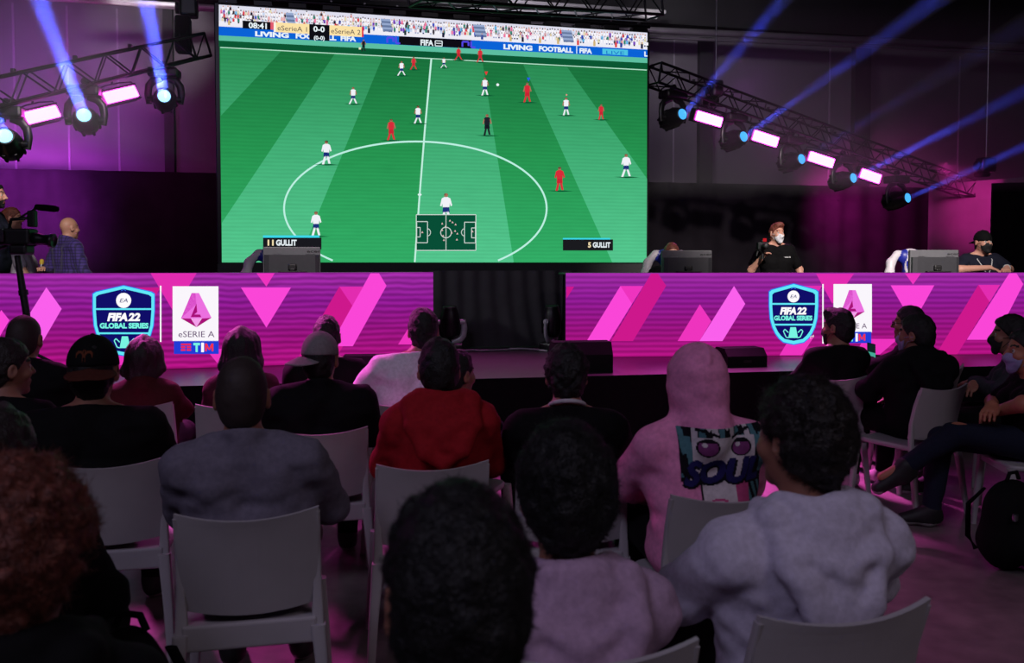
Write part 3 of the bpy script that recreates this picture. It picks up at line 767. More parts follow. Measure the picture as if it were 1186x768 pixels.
for xo, parts in ((0, (('LIVING', 583, 33.5), ('FOOTBALL', 624, 39.5), ('FIFA', 671, 14.5))), (-287.5, (('LIVING', 583, 39), ('FOOTBALL', 630, 47), ('FIFA', 682, 18)))):
    for t, x, w_ in parts:
        fl.text(t, x+xo, lerp(x+xo, 39.6, 65.4), 5.2, WH, width=w_, slope=bs, bold=.05)
fl.rect(667.3, lerp(667, 31.5, 57.7), 668.3, lerp(667, 41, 66.5), WH)
fl.rect(697.5, lerp(697, 33.2, 59.2), 727, lerp(697, 39.6, 65.6), emit((76, 196, 226)), bs); fl.up(); fl.text('LIVE', 702, lerp(702, 38.8, 65.2), 4, emit((20, 110, 200)), width=21, slope=bs); fl.text('L', 746, lerp(746, 39.6, 65.4), 5.2, WH, slope=bs, bold=.05)
# pitch lines
strip_l = [(255+i*24.7, lerp(255+i*24.7, 55, 81.3)) for i in range(21)]; fl.line(strip_l, 1.1, emit((180, 230, 205)))
fl.line([(499.5, 68), (492, 150), (486, 225), (480.3, 303.6)], 2.0, emit((196, 240, 226)))
el = []
for k in range(0, 361, 3):
    a = math.radians(k); x, y = 481+152*math.cos(a), 241.5+77.5*math.sin(a)
    if y < 303.3: el.append((x, y))
k0 = max(range(len(el)-1), key=lambda i: abs(el[i+1][0]-el[i][0])); el = el[k0+1:]+el[:k0+1]
fl.line(el, 2.1, emit((190, 240, 228))); fl.disc(486, 225.5, 2.2, WH, 1.4)
fl.up()
# players
def player(x, yb, h, shirt, shorts, socks, stride=.5, hairc=(30, 22, 20), lean=0.0):
    W_ = h*.30; sk = emit((168, 112, 90)); sh = emit(shirt); so_ = emit(shorts); ss = emit(socks)
    fl.poly([(x-W_*1.8, yb-.6), (x+W_*.6, yb-.9), (x+W_*1.9, yb+.2), (x, yb+.8)], SHADOW)
    fl.up()
    cx = x+lean*h*.3
    fl.poly([(x-W_*.30, yb-h*.36), (x-W_*.02, yb-h*.36), (x-W_*(.10+stride*.5), yb-h*.02), (x-W_*(.42+stride*.5), yb-h*.02)], ss)
    fl.poly([(x+W_*.02, yb-h*.36), (x+W_*.32, yb-h*.36), (x+W_*(.42+stride*.4), yb-h*.05), (x+W_*(.12+stride*.4), yb-h*.05)], ss)
    fl.poly([(cx-W_*.36, yb-h*.52), (cx+W_*.36, yb-h*.52), (x+W_*.42, yb-h*.33), (x-W_*.42, yb-h*.33)], so_)
    fl.poly([(cx-W_*.50, yb-h*.82), (cx-W_*.2, yb-h*.87), (cx+W_*.2, yb-h*.87), (cx+W_*.50, yb-h*.82), (cx+W_*.38, yb-h*.50), (cx-W_*.38, yb-h*.50)], sh)
    fl.poly([(cx-W_*.50, yb-h*.82), (cx-W_*.36, yb-h*.75), (cx-W_*.52, yb-h*.54), (cx-W_*.70, yb-h*.56)], sh if h > 25 else sk); fl.poly([(cx+W_*.50, yb-h*.82), (cx+W_*.36, yb-h*.75), (cx+W_*.55, yb-h*.54), (cx+W_*.72, yb-h*.58)], sh if h > 25 else sk)
    fl.disc(cx+W_*.05*lean, yb-h*.935, h*.07, sk, n=10); fl.poly([(cx-h*.075, yb-h*.93), (cx+h*.075, yb-h*.93), (cx+h*.05, yb-h*1.0), (cx-h*.05, yb-h*1.0)], emit(hairc))
    fl.L -= 1
Wt = ((240, 242, 248), (28, 48, 120), (236, 240, 246)); Rd = ((214, 44, 58), (200, 36, 52), (214, 48, 60)); Bk = ((28, 34, 42), (22, 26, 34), (30, 34, 40))
for x, yb, h, s_ in ((465, 88, 17, 1.2), (409, 121, 20, .9), (484, 143.5, 21, .7), (378, 191, 28, .4), (366, 274, 29, .4), (561.5, 111, 21, .5), (655.5, 134, 21, .4), (725, 205.5, 27, .6), (516.5, 257, 33, .5), (514, 79, 12, 1.4)): player(x, yb, h, *Wt, s_)
for x, yb, h, s_ in ((479, 81, 15, 1.1), (453, 163, 25, .5), (531, 70, 15, 1.4), (556, 72.5, 16, 1.0), (610.5, 119, 23, .5), (696, 139, 18, .4), (648, 221.5, 28, .3)): player(x, yb, h, *Rd, s_)
player(564, 157.5, 25, *Bk, .3); player(421, 60, 14, *Bk, .4); fl.rect(415.5, 55, 418, 57.5, emit((230, 230, 200)))
fl.disc(576.3, 98.3, 1.7, WH, n=10); fl.poly([(561, 83), (565, 83), (563, 87.5)], emit((235, 50, 60))); fl.poly([(610, 90), (614, 90), (612, 94.5)], emit((40, 90, 235))); fl.disc(656, 110, 1, emit((230, 150, 140)), n=8)
fl.L += 3
# score bar
fl.rect(281, 24, 313.3, 33, BK, .058); fl.rect(313.3, 26, 317, 34.5, emit((226, 90, 110)), .058); fl.rect(317, 25.8, 358.2, 37.2, emit((252, 226, 166)), .058); fl.rect(317, 25.8, 319.6, 37.2, emit((250, 250, 250)), .058)
fl.rect(358.2, 28, 381.6, 46.4, BK, .058); fl.rect(381.6, 29.3, 419, 41, emit((252, 226, 166)), .058); fl.rect(419, 31.3, 421, 43, emit((226, 40, 60)), .058); fl.up()
fl.text('08:41', 288, 32.4, 6.2, WH, width=21, slope=.058, bold=.03); fl.text('eSerieA 1', 321.5, 35.2, 5.6, emit((70, 62, 70)), width=34, slope=.058); fl.text('0-0', 363, 36.6, 6, WH, width=13, slope=.058, bold=.03); fl.text('(0-0)', 363.5, 45.8, 4.2, WH, width=12.5, slope=.058, bold=.03); fl.text('eSerieA 2', 383.5, 38.6, 5.6, emit((70, 62, 70)), width=34, slope=.058)
# name tags and mini map
CY_ = emit((60, 214, 232))
fl.rect(304.7, 272.7, 370, 275.4, CY_); fl.rect(304.7, 275.2, 372.3, 289, emit((24, 24, 30)), 0); fl.rect(651.7, 275.7, 706.5, 277.6, CY_); fl.rect(651.7, 277.4, 709.7, 290.2, emit((26, 26, 30)))
MG = emit((8, 78, 54)); fl.rect(482, 248.7, 551, 290, MG); fl.up()
fl.text('11', 310, 284.2, 6.2, emit((246, 226, 178)), width=7, bold=.04); fl.text('GULLIT', 319.8, 284.2, 6.2, WH, width=23.8, bold=.04); fl.text('5', 680.8, 286.5, 5.6, emit((246, 226, 178)), width=3.4, bold=.04); fl.text('GULLIT', 686.3, 286.5, 5.6, WH, width=20.4, bold=.04)
ML = emit((206, 220, 214))
for q in ([(482, 248.7), (551, 248.7), (551, 290), (482, 290)], [(482.5, 256.7), (495, 256.7), (495, 281.2), (482.5, 281.2)], [(550.5, 257.4), (537.8, 257.4), (537.8, 281.4), (550.5, 281.4)], [(482.5, 263.5), (486.5, 263.5), (486.5, 274.5), (482.5, 274.5)], [(550.5, 264), (546, 264), (546, 275.5), (550.5, 275.5)]): fl.line(q, .9, ML, True)
fl.line([(516.4, 249), (516.4, 290)], .8, ML); fl.line([(516.4+6.2*math.cos(a), 269.4+6.2*math.sin(a)) for a in np.linspace(0, 6.2832, 19)[:-1]], .9, ML, True)
for sx, cx in ((1, 495), (-1, 537.8)): fl.line([(cx+sx*3.6*math.cos(a), 269.2+4.2*math.sin(a)) for a in np.linspace(-1.57, 1.57, 8)], .8, ML)
for x, y in ((512, 259), (516, 262), (512, 266.5), (513, 273), (527, 267.5), (529.5, 270.5), (529, 277.5), (514, 278), (523, 269.5), (489, 269), (547, 268), (521, 255.5), (524, 257.5), (527.5, 260)): fl.poly([(x-1.2, y+1), (x, y-1.3), (x+1.2, y+1)], emit((222, 186, 186)))
fl.build('display_picture', scr)

# ------------------------------------------------------------ desks with glowing fronts
Z = lambda w_, px, py: w_.uv(px, py)[1]
def desk(wall, name_label, u_end, ztop, zbot):
    r_ = empty('led_desk', wall.o, wall.yaw, name_label, 'desk')
    m = MB(); m.box((0, .004, zbot), (u_end, .09, ztop-.027), PLASTIC); m.box((0, .004, ztop-.027), (u_end, .029, ztop-.001), BLACKCLOTH); m.build('panel_housing', r_)
    m = MB(); m.box((0, .03, ztop-.026), (u_end, .62, ztop-.004), BLACK, .005); m.build('desk_top', r_)
    for k in range(int(u_end/1.15)+1):
        m = MB(); u = min(u_end-.06, .04+k*1.15); m.box((u, .54, zbot), (u+.05, .59, ztop-.012), DARKMETAL); m.build('leg', r_)
    return r_
PK1 = emit((250, 70, 215)); PK2 = emit((226, 44, 176)); PK3 = emit((205, 24, 140)); PK4 = emit((238, 52, 190)); PK5 = emit((250, 96, 236))
ledbg = [(0, (182, 20, 132)), (.35, (154, 20, 130)), (.7, (144, 28, 150)), (1, (160, 44, 166))]
NAVY = emit((16, 14, 104)); CYAN = emit((96, 232, 248)); CYG = emit((120, 244, 226)); WHT = emit((255, 252, 255)); WPAN = emit((250, 246, 252)); TIMB = emit((34, 60, 214)); TIMR = emit((232, 40, 90)); DKT = emit((70, 40, 90)); BLUEGLOW = emit((40, 110, 240))
def badge(fl, cx, ty, sy, by, hw, bars, full=True):
    """shield: top point ty, shoulders sy, lowest point by, half width hw"""
    def shape(k):
        w_ = hw-k; s_ = sy+k*.9; b_ = by-k*1.15; t_ = ty+k*1.05; pts = [(cx, t_), (cx+w_*.9, s_-1.1), (cx+w_, s_+1.2)]
        H = b_-s_
        for q in (.28, .52, .68, .80, .89, .96): pts.append((cx+w_*(1 if q < .3 else math.sqrt(max(0, 1-((q-.3)/.72)**2.2))), s_+H*q))
        pts.append((cx, b_)); return pts+[(2*cx-x, y) for x, y in reversed(pts[1:-1])]
    fl.poly(shape(-.9), BLUEGLOW); fl.up(); fl.poly(shape(0), CYAN); fl.up(); fl.poly(shape(3.4), NAVY); fl.up()
    for y in bars: 
        q = (y-sy)/(by-sy); w_ = (hw-2.6)*(1 if q < .3 else math.sqrt(max(0, 1-((q-.3)/.72)**2.2))); fl.rect(cx-w_, y-1, cx+w_, y+1, CYAN)
    return shape
def seat_icon(fl, cx, y0, k):
    fl.poly([(cx-3.2*k, y0), (cx+3.2*k, y0), (cx+5.6*k, y0+12.4*k), (cx-5.6*k, y0+12.4*k)], CYG)
    for s_ in (-1, 1): fl.line([(cx+s_*5.4*k, y0+6.2*k), (cx+s_*9.5*k, y0+2.4*k), (cx+s_*11.3*k, y0+4.6*k), (cx+s_*8.2*k, y0+11.4*k), (cx+s_*5.4*k, y0+12.2*k)], 1.1*k, CYG)
def serie_logo(fl, top_, right, tip, left, inner):
    (ax, ay), (bx, by_) = top_
    c1 = emit((236, 112, 224)); c2 = emit((214, 70, 196)); c3 = emit((168, 14, 120)); c4 = emit((244, 160, 236))
    cx = tip[0]; ym = right[1]
    fl.poly([(ax, ay), (bx, by_), right, (cx+(right[0]-cx)*.35, ym+1), (cx-(cx-left[0])*.35, ym+1), left], c1); fl.poly([(ax, ay), ((ax+bx)/2, ay), (cx, ay+(ym-ay)*.45), left], c2)
    fl.poly([left, (cx-(cx-left[0])*.35, ym+1), tip], c3); fl.poly([right, tip, (cx+(right[0]-cx)*.35, ym+1)], c3); fl.poly([(cx-(cx-left[0])*.35, ym+.5), (cx+(right[0]-cx)*.35, ym+.5), tip], c4)
    fl.up(); a, b_, c_ = inner; fl.poly([a, (a[0]+.9, a[1]+(b_[1]-a[1])*.62), (c_[0]+4, b_[1]-3), (b_[0]-1.5, b_[1]-3), b_, c_], c3)
def tim(fl, x0, x1, y0, y1, tx, tw, ty, th):
    for k in range(3):
        y = y0+(y1-y0)*k/3; h_ = (y1-y0)*.24; g = (x1-x0)*.06; xm = (x0+x1)/2
        if k == 0: fl.rect(x0, y, x1, y+h_, TIMR)
        else: fl.rect(x0, y, xm-g, y+h_, TIMR); fl.rect(xm+g, y, x1, y+h_, TIMR)
    fl.text('T', tx, ty, th, CYG, width=tw*.33, bold=.07); fl.text('I', tx+tw*.39, ty, th, WHT, width=tw*.14, bold=.08); x0_, w_, b_, t_ = tx+tw*.58, tw*.42, ty, ty-th; k_ = w_*.22; RM = emit((240, 50, 70))
    fl.rect(x0_, t_, x0_+k_, b_, RM); fl.rect(x0_+w_-k_, t_, x0_+w_, b_, RM)
    fl.poly([(x0_, t_), (x0_+k_*1.1, t_), (x0_+w_/2+k_*.35, b_-th*.18), (x0_+w_/2-k_*.45, b_-th*.18)], RM); fl.poly([(x0_+w_, t_), (x0_+w_-k_*1.1, t_), (x0_+w_/2-k_*.35, b_-th*.18), (x0_+w_/2+k_*.45, b_-th*.18)], RM)

# left desk
zb_, zt_ = DECK+.002, Z(LEDL, 260, 316)
dl = desk(LEDL, 'left desk with a glowing pink LED front and two logos', LEDL.len, zt_, zb_)
fl = Flat(LEDL, .002, .0006)
bgm = emit_ramp('led_wash_left', ledbg, lo=zb_, hi=zt_, bands=(6, .68, 1.12, 2.6), noise=.3, nscale=2.2, nstretch=(1.2, 1, 9))
fl.mb.add([(0, -.002, zb_), (LEDL.len, -.002, zb_), (LEDL.len, -.002, zt_), (0, -.002, zt_)], [(0, 1, 2, 3)], bgm); fl.up()
fl.poly([(174.5, 316.5), (227.7, 316.5), (201, 361)], PK2); fl.poly([(147, 333), (186, 333), (167, 365)], PK3)
fl.poly([(-20, 395), (1.5, 359), (11, 371), (2, 386), (-3, 395)], PK1); fl.poly([(53.8, 332.8), (71.5, 357.8), (47, 400), (11, 400)], PK5)
fl.poly([(238, 404), (275, 404), (257, 427)], PK4); fl.poly([(127, 423), (137, 409), (152, 409), (143, 423)], PK4)
fl.poly([(297, 316.5), (318, 316.5), (308.5, 332)], PK4); fl.poly([(279, 333), (337, 333), (308.5, 379.5)], PK1)
fl.poly([(393, 332), (440, 332), (388, 416), (343, 418)], PK3); fl.poly([(461, 399), (475, 377), (490, 399)], PK4)
fl.up(); fl.poly([(393, 332), (421, 332), (408, 354)], PK2); fl.poly([(429, 316.6), (439, 316.6), (447.6, 331), (408.6, 401), (382, 401)], PK1); fl.up()
badge(fl, 143.3, 331, 339.5, 411.7, 35.5, (358, 386)); fl.disc(143.3, 348, 8.8, WHT); fl.up(); fl.text('EA', 138.6, 350.3, 4.6, NAVY, width=9.4, bold=.0, shear=.25); fl.line([(140.5, 336.8), (143.3, 335), (146, 336.8)], .8, BLUEGLOW)
fl.text('FIFA', 124.2, 371.3, 8.3, WHT, width=23.6, bold=.06, shear=.22); fl.text('22', 148.3, 371.3, 8.3, WHT, width=14.2, bold=.05, shear=.18); fl.text('GLOBAL SERIES', 115.6, 380.0, 5.6, CYG, width=56.6, bold=.05); seat_icon(fl, 144.8, 389.5, 1.1)
fl.rect(185.3, 331, 187.0, 396, WHT)
fl.rect(200, 331.6, 253, 395, WPAN); fl.rect(201.5, 394.3, 253.4, 410.0, TIMB); fl.up()
serie_logo(fl, ((222, 339.4), (230.5, 339.4)), (245, 368), (227.6, 379), (209.7, 368.7), ((227.6, 351.5), (233.3, 367.3), (221, 367.3)))
fl.text('eSERIE A', 206.8, 390.4, 6.8, emit((86, 50, 100)), width=41.6); tim(fl, 209.6, 221.4, 397.8, 407.3, 224, 23.2, 406.8, 9)
fl.build('display_picture', dl)
# right desk
zb_, zt_ = DECK+.002, Z(LEDR, 900, 316)
dr_ = desk(LEDR, 'right desk with a glowing pink LED front and two logos', LEDR.len, zt_, zb_)
fl = Flat(LEDR, .002, .0006)
bgm = emit_ramp('led_wash_right', ledbg, lo=zb_, hi=zt_, bands=(6, .72, 1.10, .8), noise=.12, nscale=2.2, nstretch=(1.2, 1, 9))
fl.mb.add([(0, -.002, zb_), (LEDR.len, -.002, zb_), (LEDR.len, -.002, zt_), (0, -.002, zt_)], [(0, 1, 2, 3)], bgm); fl.up()
fl.poly([(656, 332), (665, 332), (656, 346)], PK3); fl.poly([(754, 317), (762, 317), (771.5, 331), (733, 395), (708, 395)], PK3)
fl.poly([(810.5, 352.6), (823.7, 372), (810, 395), (784.7, 395)], PK4); fl.poly([(945, 317), (989, 317), (964, 352)], PK2); fl.poly([(915, 331), (952, 331), (933, 362)], PK2)
fl.poly([(902.7, 411.5), (928.4, 411.5), (942, 391), (915, 391)], PK4); fl.poly([(1000, 392.5), (1040, 392.5), (1019, 410.5), (990, 411)], PK4)
fl.poly([(1048, 316.6), (1066.5, 316.6), (1057.4, 329.6)], PK4); fl.poly([(1031.4, 330.5), (1082, 330.5), (1057, 375)], PK1)
fl.poly([(1133, 330), (1158, 330), (1108.5, 410.3), (1084, 410.3)], PK3); fl.up()
fl.poly([(718.5, 331.3), (745, 331.3), (732, 352)], PK4); fl.poly([(1133, 330), (1158, 330), (1146, 350)], PK2); fl.up()
fl.poly([(718.5, 331.3), (732, 352), (705, 395.6), (679, 395.6)], PK1); fl.poly([(850, 331.3), (863, 352), (836.6, 395), (810, 395)], PK5); fl.poly([(1168.7, 316.6), (1177, 316.6), (1185, 329), (1152, 393.5), (1119.4, 393.5)], PK1); fl.up()
badge(fl, 919, 329, 337, 398.7, 28.2, (352, 376)); fl.disc(918.7, 343.4, 6.9, WHT); fl.up(); fl.text('EA', 915, 345.2, 3.7, NAVY, width=7.4, shear=.25); fl.line([(916, 334.6), (918.7, 333), (921.4, 334.6)], .8, BLUEGLOW)
fl.text('FIFA', 903, 363.8, 7.4, WHT, width=19, bold=.06, shear=.22); fl.text('22', 922.4, 363.8, 7.4, WHT, width=11.4, bold=.05, shear=.18); fl.text('GLOBAL SERIES', 896.2, 370.8, 4.9, CYG, width=44.4, bold=.05); seat_icon(fl, 918.3, 379, 1.0); fl.text('TM', 937.4, 393, 3, WHT, width=4.8, slope=-.5)
fl.rect(952, 329, 953.6, 398, WHT)
fl.rect(965, 329, 1009.4, 385, WPAN); fl.rect(965.6, 384.2, 1008.8, 397.4, TIMB); fl.up()
serie_logo(fl, ((983, 336), (990.6, 336)), (1001, 361), (987.5, 369), (973.7, 361.5), ((986.8, 347.5), (991.6, 360.6), (981, 360.6)))
fl.text('eSERIE A', 970.6, 380.4, 5.9, emit((86, 50, 100)), width=33); tim(fl, 971.5, 981, 386.8, 395, 983.2, 18.6, 394.6, 7.8)
fl.build('display_picture', dr_)
# ------------------------------------------------------------ trusses
def truss(a, b, s, label, name='lighting_truss', bays=None, mt=DARKMETAL):
    a, b = Vector(a), Vector(b); L = (b-a).length; t = (b-a)/L; side = Vector((t.y, -t.x, 0)).normalized(); up = side.cross(t) * -1
    if up.z < 0: up = -up
    r_ = empty(name, a, 0, label, 'truss'); k = bays or int(L/(s*.9)); h = s/2
    cor = [side*sx*h+up*sz*h for sx, sz in ((-1, -1), (1, -1), (1, 1), (-1, 1))]
    for c in cor:
        m = MB(); m.tube([c, c+t*L], .019, mt, 8); m.build('chord', r_)
    m = MB()
    for i in range(k):
        p0, p1 = t*(L*i/k), t*(L*(i+1)/k)
        for q in range(4):
            c0, c1 = cor[q], cor[(q+1) % 4]
            m.tube([c0+p0, c1+p1] if i % 2 == 0 else [c1+p0, c0+p1], .009, mt, 6)
    for i in (0, k):
        p = t*(L*i/k)
        for q in range(4): m.tube([cor[q]+p, cor[(q+1) % 4]+p], .014, mt, 6)
    m.build('lattice', r_)
    m = MB()
    for i in range(0, k, 3):
        p = t*(L*(i+.3)/k); c = cor[3]+p; m.box((-.02, -.02, 0), (.02, .02, .05), mt, .006, Matrix.Translation(c))
    m.build('clamp', r_)
    return t, side, up
la, lb = P(0, 106, 8.1), P(232, 53, 10.1); LT0 = la-(lb-la)*.75
truss(LT0, lb, .25, 'dark truss carrying blue beam lights at the left of the screen')
ra, rb = P(757, 86, 11.3), P(1050, 193, 13.9); RT1 = ra+(rb-ra)*1.32
truss(ra, RT1, .26, 'dark truss carrying five moving lights at the right of the screen')
def on_truss(a, b, px):
    lo, hi = -1.0, 2.0
    def sx(u):
        p = a+(b-a)*u; return CX+F*p.x/p.y
    for _ in range(50):
        mid = (lo+hi)/2
        if sx(mid) < px: lo = mid
        else: hi = mid
    return a+(b-a)*lo
PINK = mat('magenta_gel', (90, 30, 70), .3)
LENS = emit((150, 225, 255), 2.2, True); LENS_S = emit((70, 170, 255), 1.3, True)
def moving_head(lens, dirn, label, drop=0.3, lensmat=LENS, s=1.0, group=None, floor_unit=None, yaw=0.0):
    """hung yoke light: base, yoke with two arms, tilting head, lens"""
    dirn = Vector(dirn).normalized(); pivot = Vector(lens)-dirn*.20*s; root = pivot+Vector((0, 0, (.34)*s))
    if floor_unit: root = pivot-Vector((0, 0, .36*s))
    r_ = empty('moving_head_light', root, yaw, label, 'stage light', group); sg = -1 if not floor_unit else 1
    iR = Matrix.Rotation(-yaw, 3, 'Z'); dl_ = iR @ dirn; pv = iR @ (pivot-root)
    m = MB(); zlo, zhi = sorted((sg*.0, sg*.10*s)); m.box((-.16*s, -.11*s, zlo), (.16*s, .11*s, zhi), PLASTIC, .025)
    for k in range(3): m.box((-.162*s, -.07*s+k*.055*s, zlo+.02), (.162*s, -.045*s+k*.055*s, zhi-.02), BLACK)
    m.build('base', r_)
    m = MB(); ym = mat('satin_alloy', (190, 190, 196), .35, .3) if floor_unit else PLASTIC
    for sd in (-1, 1):
        pts = [(sd*.03*s, 0, sg*.10*s), (sd*.12*s, 0, sg*.13*s), (sd*.168*s, 0, sg*.19*s), (sd*.180*s, 0, sg*.28*s), (sd*.168*s, 0, sg*.39*s)]
        m.tube(pts, [.04*s, .045*s, .042*s, .04*s, .032*s], ym, 10, flat=.55, side=(0, 1, 0))
        m.tube([(sd*.125*s, 0, pv.z), (sd*.185*s, 0, pv.z)], .034*s, ym, 12)
    m.build('yoke', r_)
    q = Vector((0, 0, 1)).rotation_difference(dl_).to_matrix().to_4x4(); M = Matrix.Translation(pv) @ q
    m = MB(); pr = [(.03, -.20), (.085, -.19), (.115, -.15), (.125, -.08), (.128, 0), (.12, .07), (.10, .13), (.088, .175), (.086, .195), (.070, .198), (.066, .19), (.001, .188)]
    m.lathe([(a*s, z*s) for a, z in pr], PLASTIC, M, 24)
    for a in range(8):
        an = a*math.pi/4; m.box((.112*s, -.012*s, -.15*s), (.134*s, .012*s, .02*s), BLACK, 0, M @ Matrix.Rotation(an, 4, 'Z'))
    hd_ = m.build('head', r_)
    m = MB(); m.lathe([(.067*s, .191*s), (.055*s, .197*s), (.03*s, .202*s), (.001, .204*s)], lensmat, M, 20)
    m.build('lens', hd_)
    if not floor_unit:
        m = MB(); m.tube([(0, 0, -.01), (0, 0, max(.04, drop-.03))], .014*s, DARKMETAL, 8); m.tube([(0, -.03, max(.05, drop-.01)), (0, .03, max(.05, drop-.01))], .034*s, DARKMETAL, 10); m.build('hook_clamp', r_)
    return root, dirn
BEAMS = []
def haze_beam(lens, dirn, length, r0, r1, label, dens, power):
    dirn = Vector(dirn).normalized(); q = Vector((0, 0, 1)).rotation_difference(dirn).to_matrix().to_4x4()
    key = 'beam_haze_%g' % dens
    if key not in _M:
        m = bpy.data.materials.new('beam_haze'); m.use_nodes = True; nt = m.node_tree; nt.nodes.remove(nt.nodes['Principled BSDF'])
        v = nt.nodes.new('ShaderNodeVolumeScatter'); v.inputs['Color'].default_value = (.95, .95, 1, 1); v.inputs['Density'].default_value = dens; v.inputs['Anisotropy'].default_value = .0
        nt.links.new(v.outputs[0], nt.nodes['Material Output'].inputs['Volume']); _M[key] = m
    mb = MB(); mb.lathe([(r0, 0.0), (r0+(r1-r0)*.5, length*.5), (r1, length)], _M[key], q, 24)
    o = mb.build('light_beam', None, Vector(lens)+dirn*.012); tag(o, label, 'light beam', 'blue beams in the haze')
    L_ = bpy.data.lights.new('beam_source', 'AREA'); L_.shape = 'DISK'; L_.size = r0*1.8; L_.energy = power; L_.color = (.06, .10, 1.0)
    L_.spread = max(math.radians(1.0), 2.6*math.atan2(r1-r0, length))
    lo = bpy.data.objects.new('beam_source', L_); C.objects.link(lo); lo.location = Vector(lens)+dirn*.014
    lo.rotation_euler = (-dirn).to_track_quat('Z', 'Y').to_euler()
def strobe(c, label, length, tilt_dir, size, drop, group):
    """rectangular wash panel under the truss"""
    r_ = empty('wash_panel', c, 0, label, 'stage light', group)
    t = Vector(tilt_dir).normalized(); nrm = Vector((-c.x*.4, -c.y, CAMZ-c.z+.4)); nrm = (nrm-t*nrm.dot(t)).normalized(); up = nrm.cross(t) * -1
    if up.z < 0: up = -up
    M = Matrix((t, -nrm, up)).transposed().to_4x4()
    w, h = length, size
    m = MB(); m.box((-w/2-.03, .004, -h/2-.025), (w/2+.03, .10, h/2+.025), PLASTIC, .012, M)
    m.box((-w/2-.03, -.012, h/2+.008), (w/2+.03, .004, h/2+.025), PLASTIC, 0, M); m.box((-w/2-.03, -.012, -h/2-.025), (w/2+.03, .004, -h/2-.008), PLASTIC, 0, M)
    m.build('housing', r_)
    m = MB(); m.box((-w/2, -.030, -h/2), (w/2, .003, h/2), PANEL_GLOW, .012, M); m.build('diffuser', r_)
    m = MB()
    for sd in (-1, 1): m.tube([M @ Vector((sd*(w/2+.04), .05, 0)), M @ Vector((sd*(w/2+.04), .05, h/2+.05)), M @ Vector((sd*(w/2-.1), .05, h/2+.07))], .008, DARKMETAL, 6)
    m.tube([M @ Vector((-w/2+.1, .05, h/2+.07)), M @ Vector((w/2-.1, .05, h/2+.07))], .008, DARKMETAL, 6)
    m.tube([M @ Vector((0, .05, h/2+.07)), M @ Vector((0, .05, h/2+.07))+Vector((0, 0, drop))], .012, DARKMETAL, 6); m.build('bracket', r_)
PANEL_GLOW = emit((255, 62, 225), 20.0, True)
GL = 'moving lights on the left truss'; GR = 'moving lights on the right truss'
for i, (px, py, tx, ty, td, lab, nb) in enumerate(((5, 157, -85, -30, 5.6, 'beam light at the left picture edge, lowest on the left truss', 30), (97, 133, 38, -20, 5.8, 'beam light between the two pink panels of the left truss', 0), (190, 111, 166, -15, 6.2, 'beam light nearest the left edge of the screen, topmost on its truss', 0))):
    tp = on_truss(la, lb, px); lens = P(px, py, tp.y-.12); dirn = P(tx, ty, td)-lens
    drop = tp.z-.125-(lens.z-dirn.normalized().z*.2+.34)
    moving_head(lens, dirn, lab, drop, LENS, 1.0, GL, yaw=.12)
    haze_beam(lens, dirn, dirn.length*1.1, .058, .095, ['broad blue beam at the left picture edge', 'broad blue beam rising from the middle light of the left truss', 'broad blue beam nearest the screen\'s left edge'][i], .05, 13)
for px0, py0, px1, py1, w_, h_, lab in ((29.5, 137.6, 66.4, 128.8, .33, .115, 'glowing pink panel left of the middle beam light on left truss'), (121.1, 114.3, 157, 105.7, .345, .118, 'glowing pink panel right of the middle beam light on left truss')):
    cxp, cyp = (px0+px1)/2, (py0+py1)/2; tp = on_truss(la, lb, cxp); d = tp.y-.10; a = P(px0, py0, on_truss(la, lb, px0).y-.1); c = P(px1, py1, on_truss(la, lb, px1).y-.1)
    strobe((a+c)/2, lab, (c-a).length, c-a, h_, max(.03, tp.z-.12-((a+c)/2).z-.14), 'pink wash panels')
ord_ = ['nearest the screen', 'second from the screen', 'third from the screen', 'fourth from the screen', 'farthest from the screen, lowest of the five']
for i, (px, py, tx, ty, td) in enumerate(((791, 132, 905, 0, 8.2), (862, 158, 1010, 52, 9.2), (929, 184, 1055, 108, 10.0), (989, 206, 1125, 137, 10.6), (1052, 229, 1200, 163, 11.4))):
    tp = on_truss(ra, rb, px-6); lens = P(px, py, tp.y-.15); dirn = P(tx, ty, td)-lens
    hdir = Vector((.42, -.80, .10)); drop = tp.z-.13-(lens.z-hdir.normalized().z*.2+.34)
    moving_head(lens, hdir, 'moving light on the right truss, '+ord_[i], drop, LENS_S, [1.05, 1.05, 1.06, 1.08, 1.12][i], GR, yaw=.45)
    haze_beam(lens+hdir.normalized()*.03, dirn, dirn.length*2.4, .042, .165, 'thin blue beam from the light '+ord_[i], .030, [3.2, 3.2, .35, 3.2, 2.3][i])
for i, (px0, py0, px1, py1, h_) in enumerate(((806.2, 133.4, 834.8, 141.8, .125), (872.3, 156.1, 899.5, 164.9, .14), (936.9, 180.5, 964.1, 189.3, .135), (997, 200.3, 1018.3, 207.5, .138))):
    tp = on_truss(ra, rb, (px0+px1)/2); a = P(px0, py0, on_truss(ra, rb, px0).y-.14); c = P(px1, py1, on_truss(ra, rb, px1).y-.14)
    strobe((a+c)/2, 'glowing pink panel on the right truss, '+ord_[i].split(',')[0] if i < 3 else 'glowing pink panel on the right truss, lowest and smallest', (c-a).length, c-a, h_, max(.03, tp.z-.13-((a+c)/2).z-.14), 'pink wash panels')
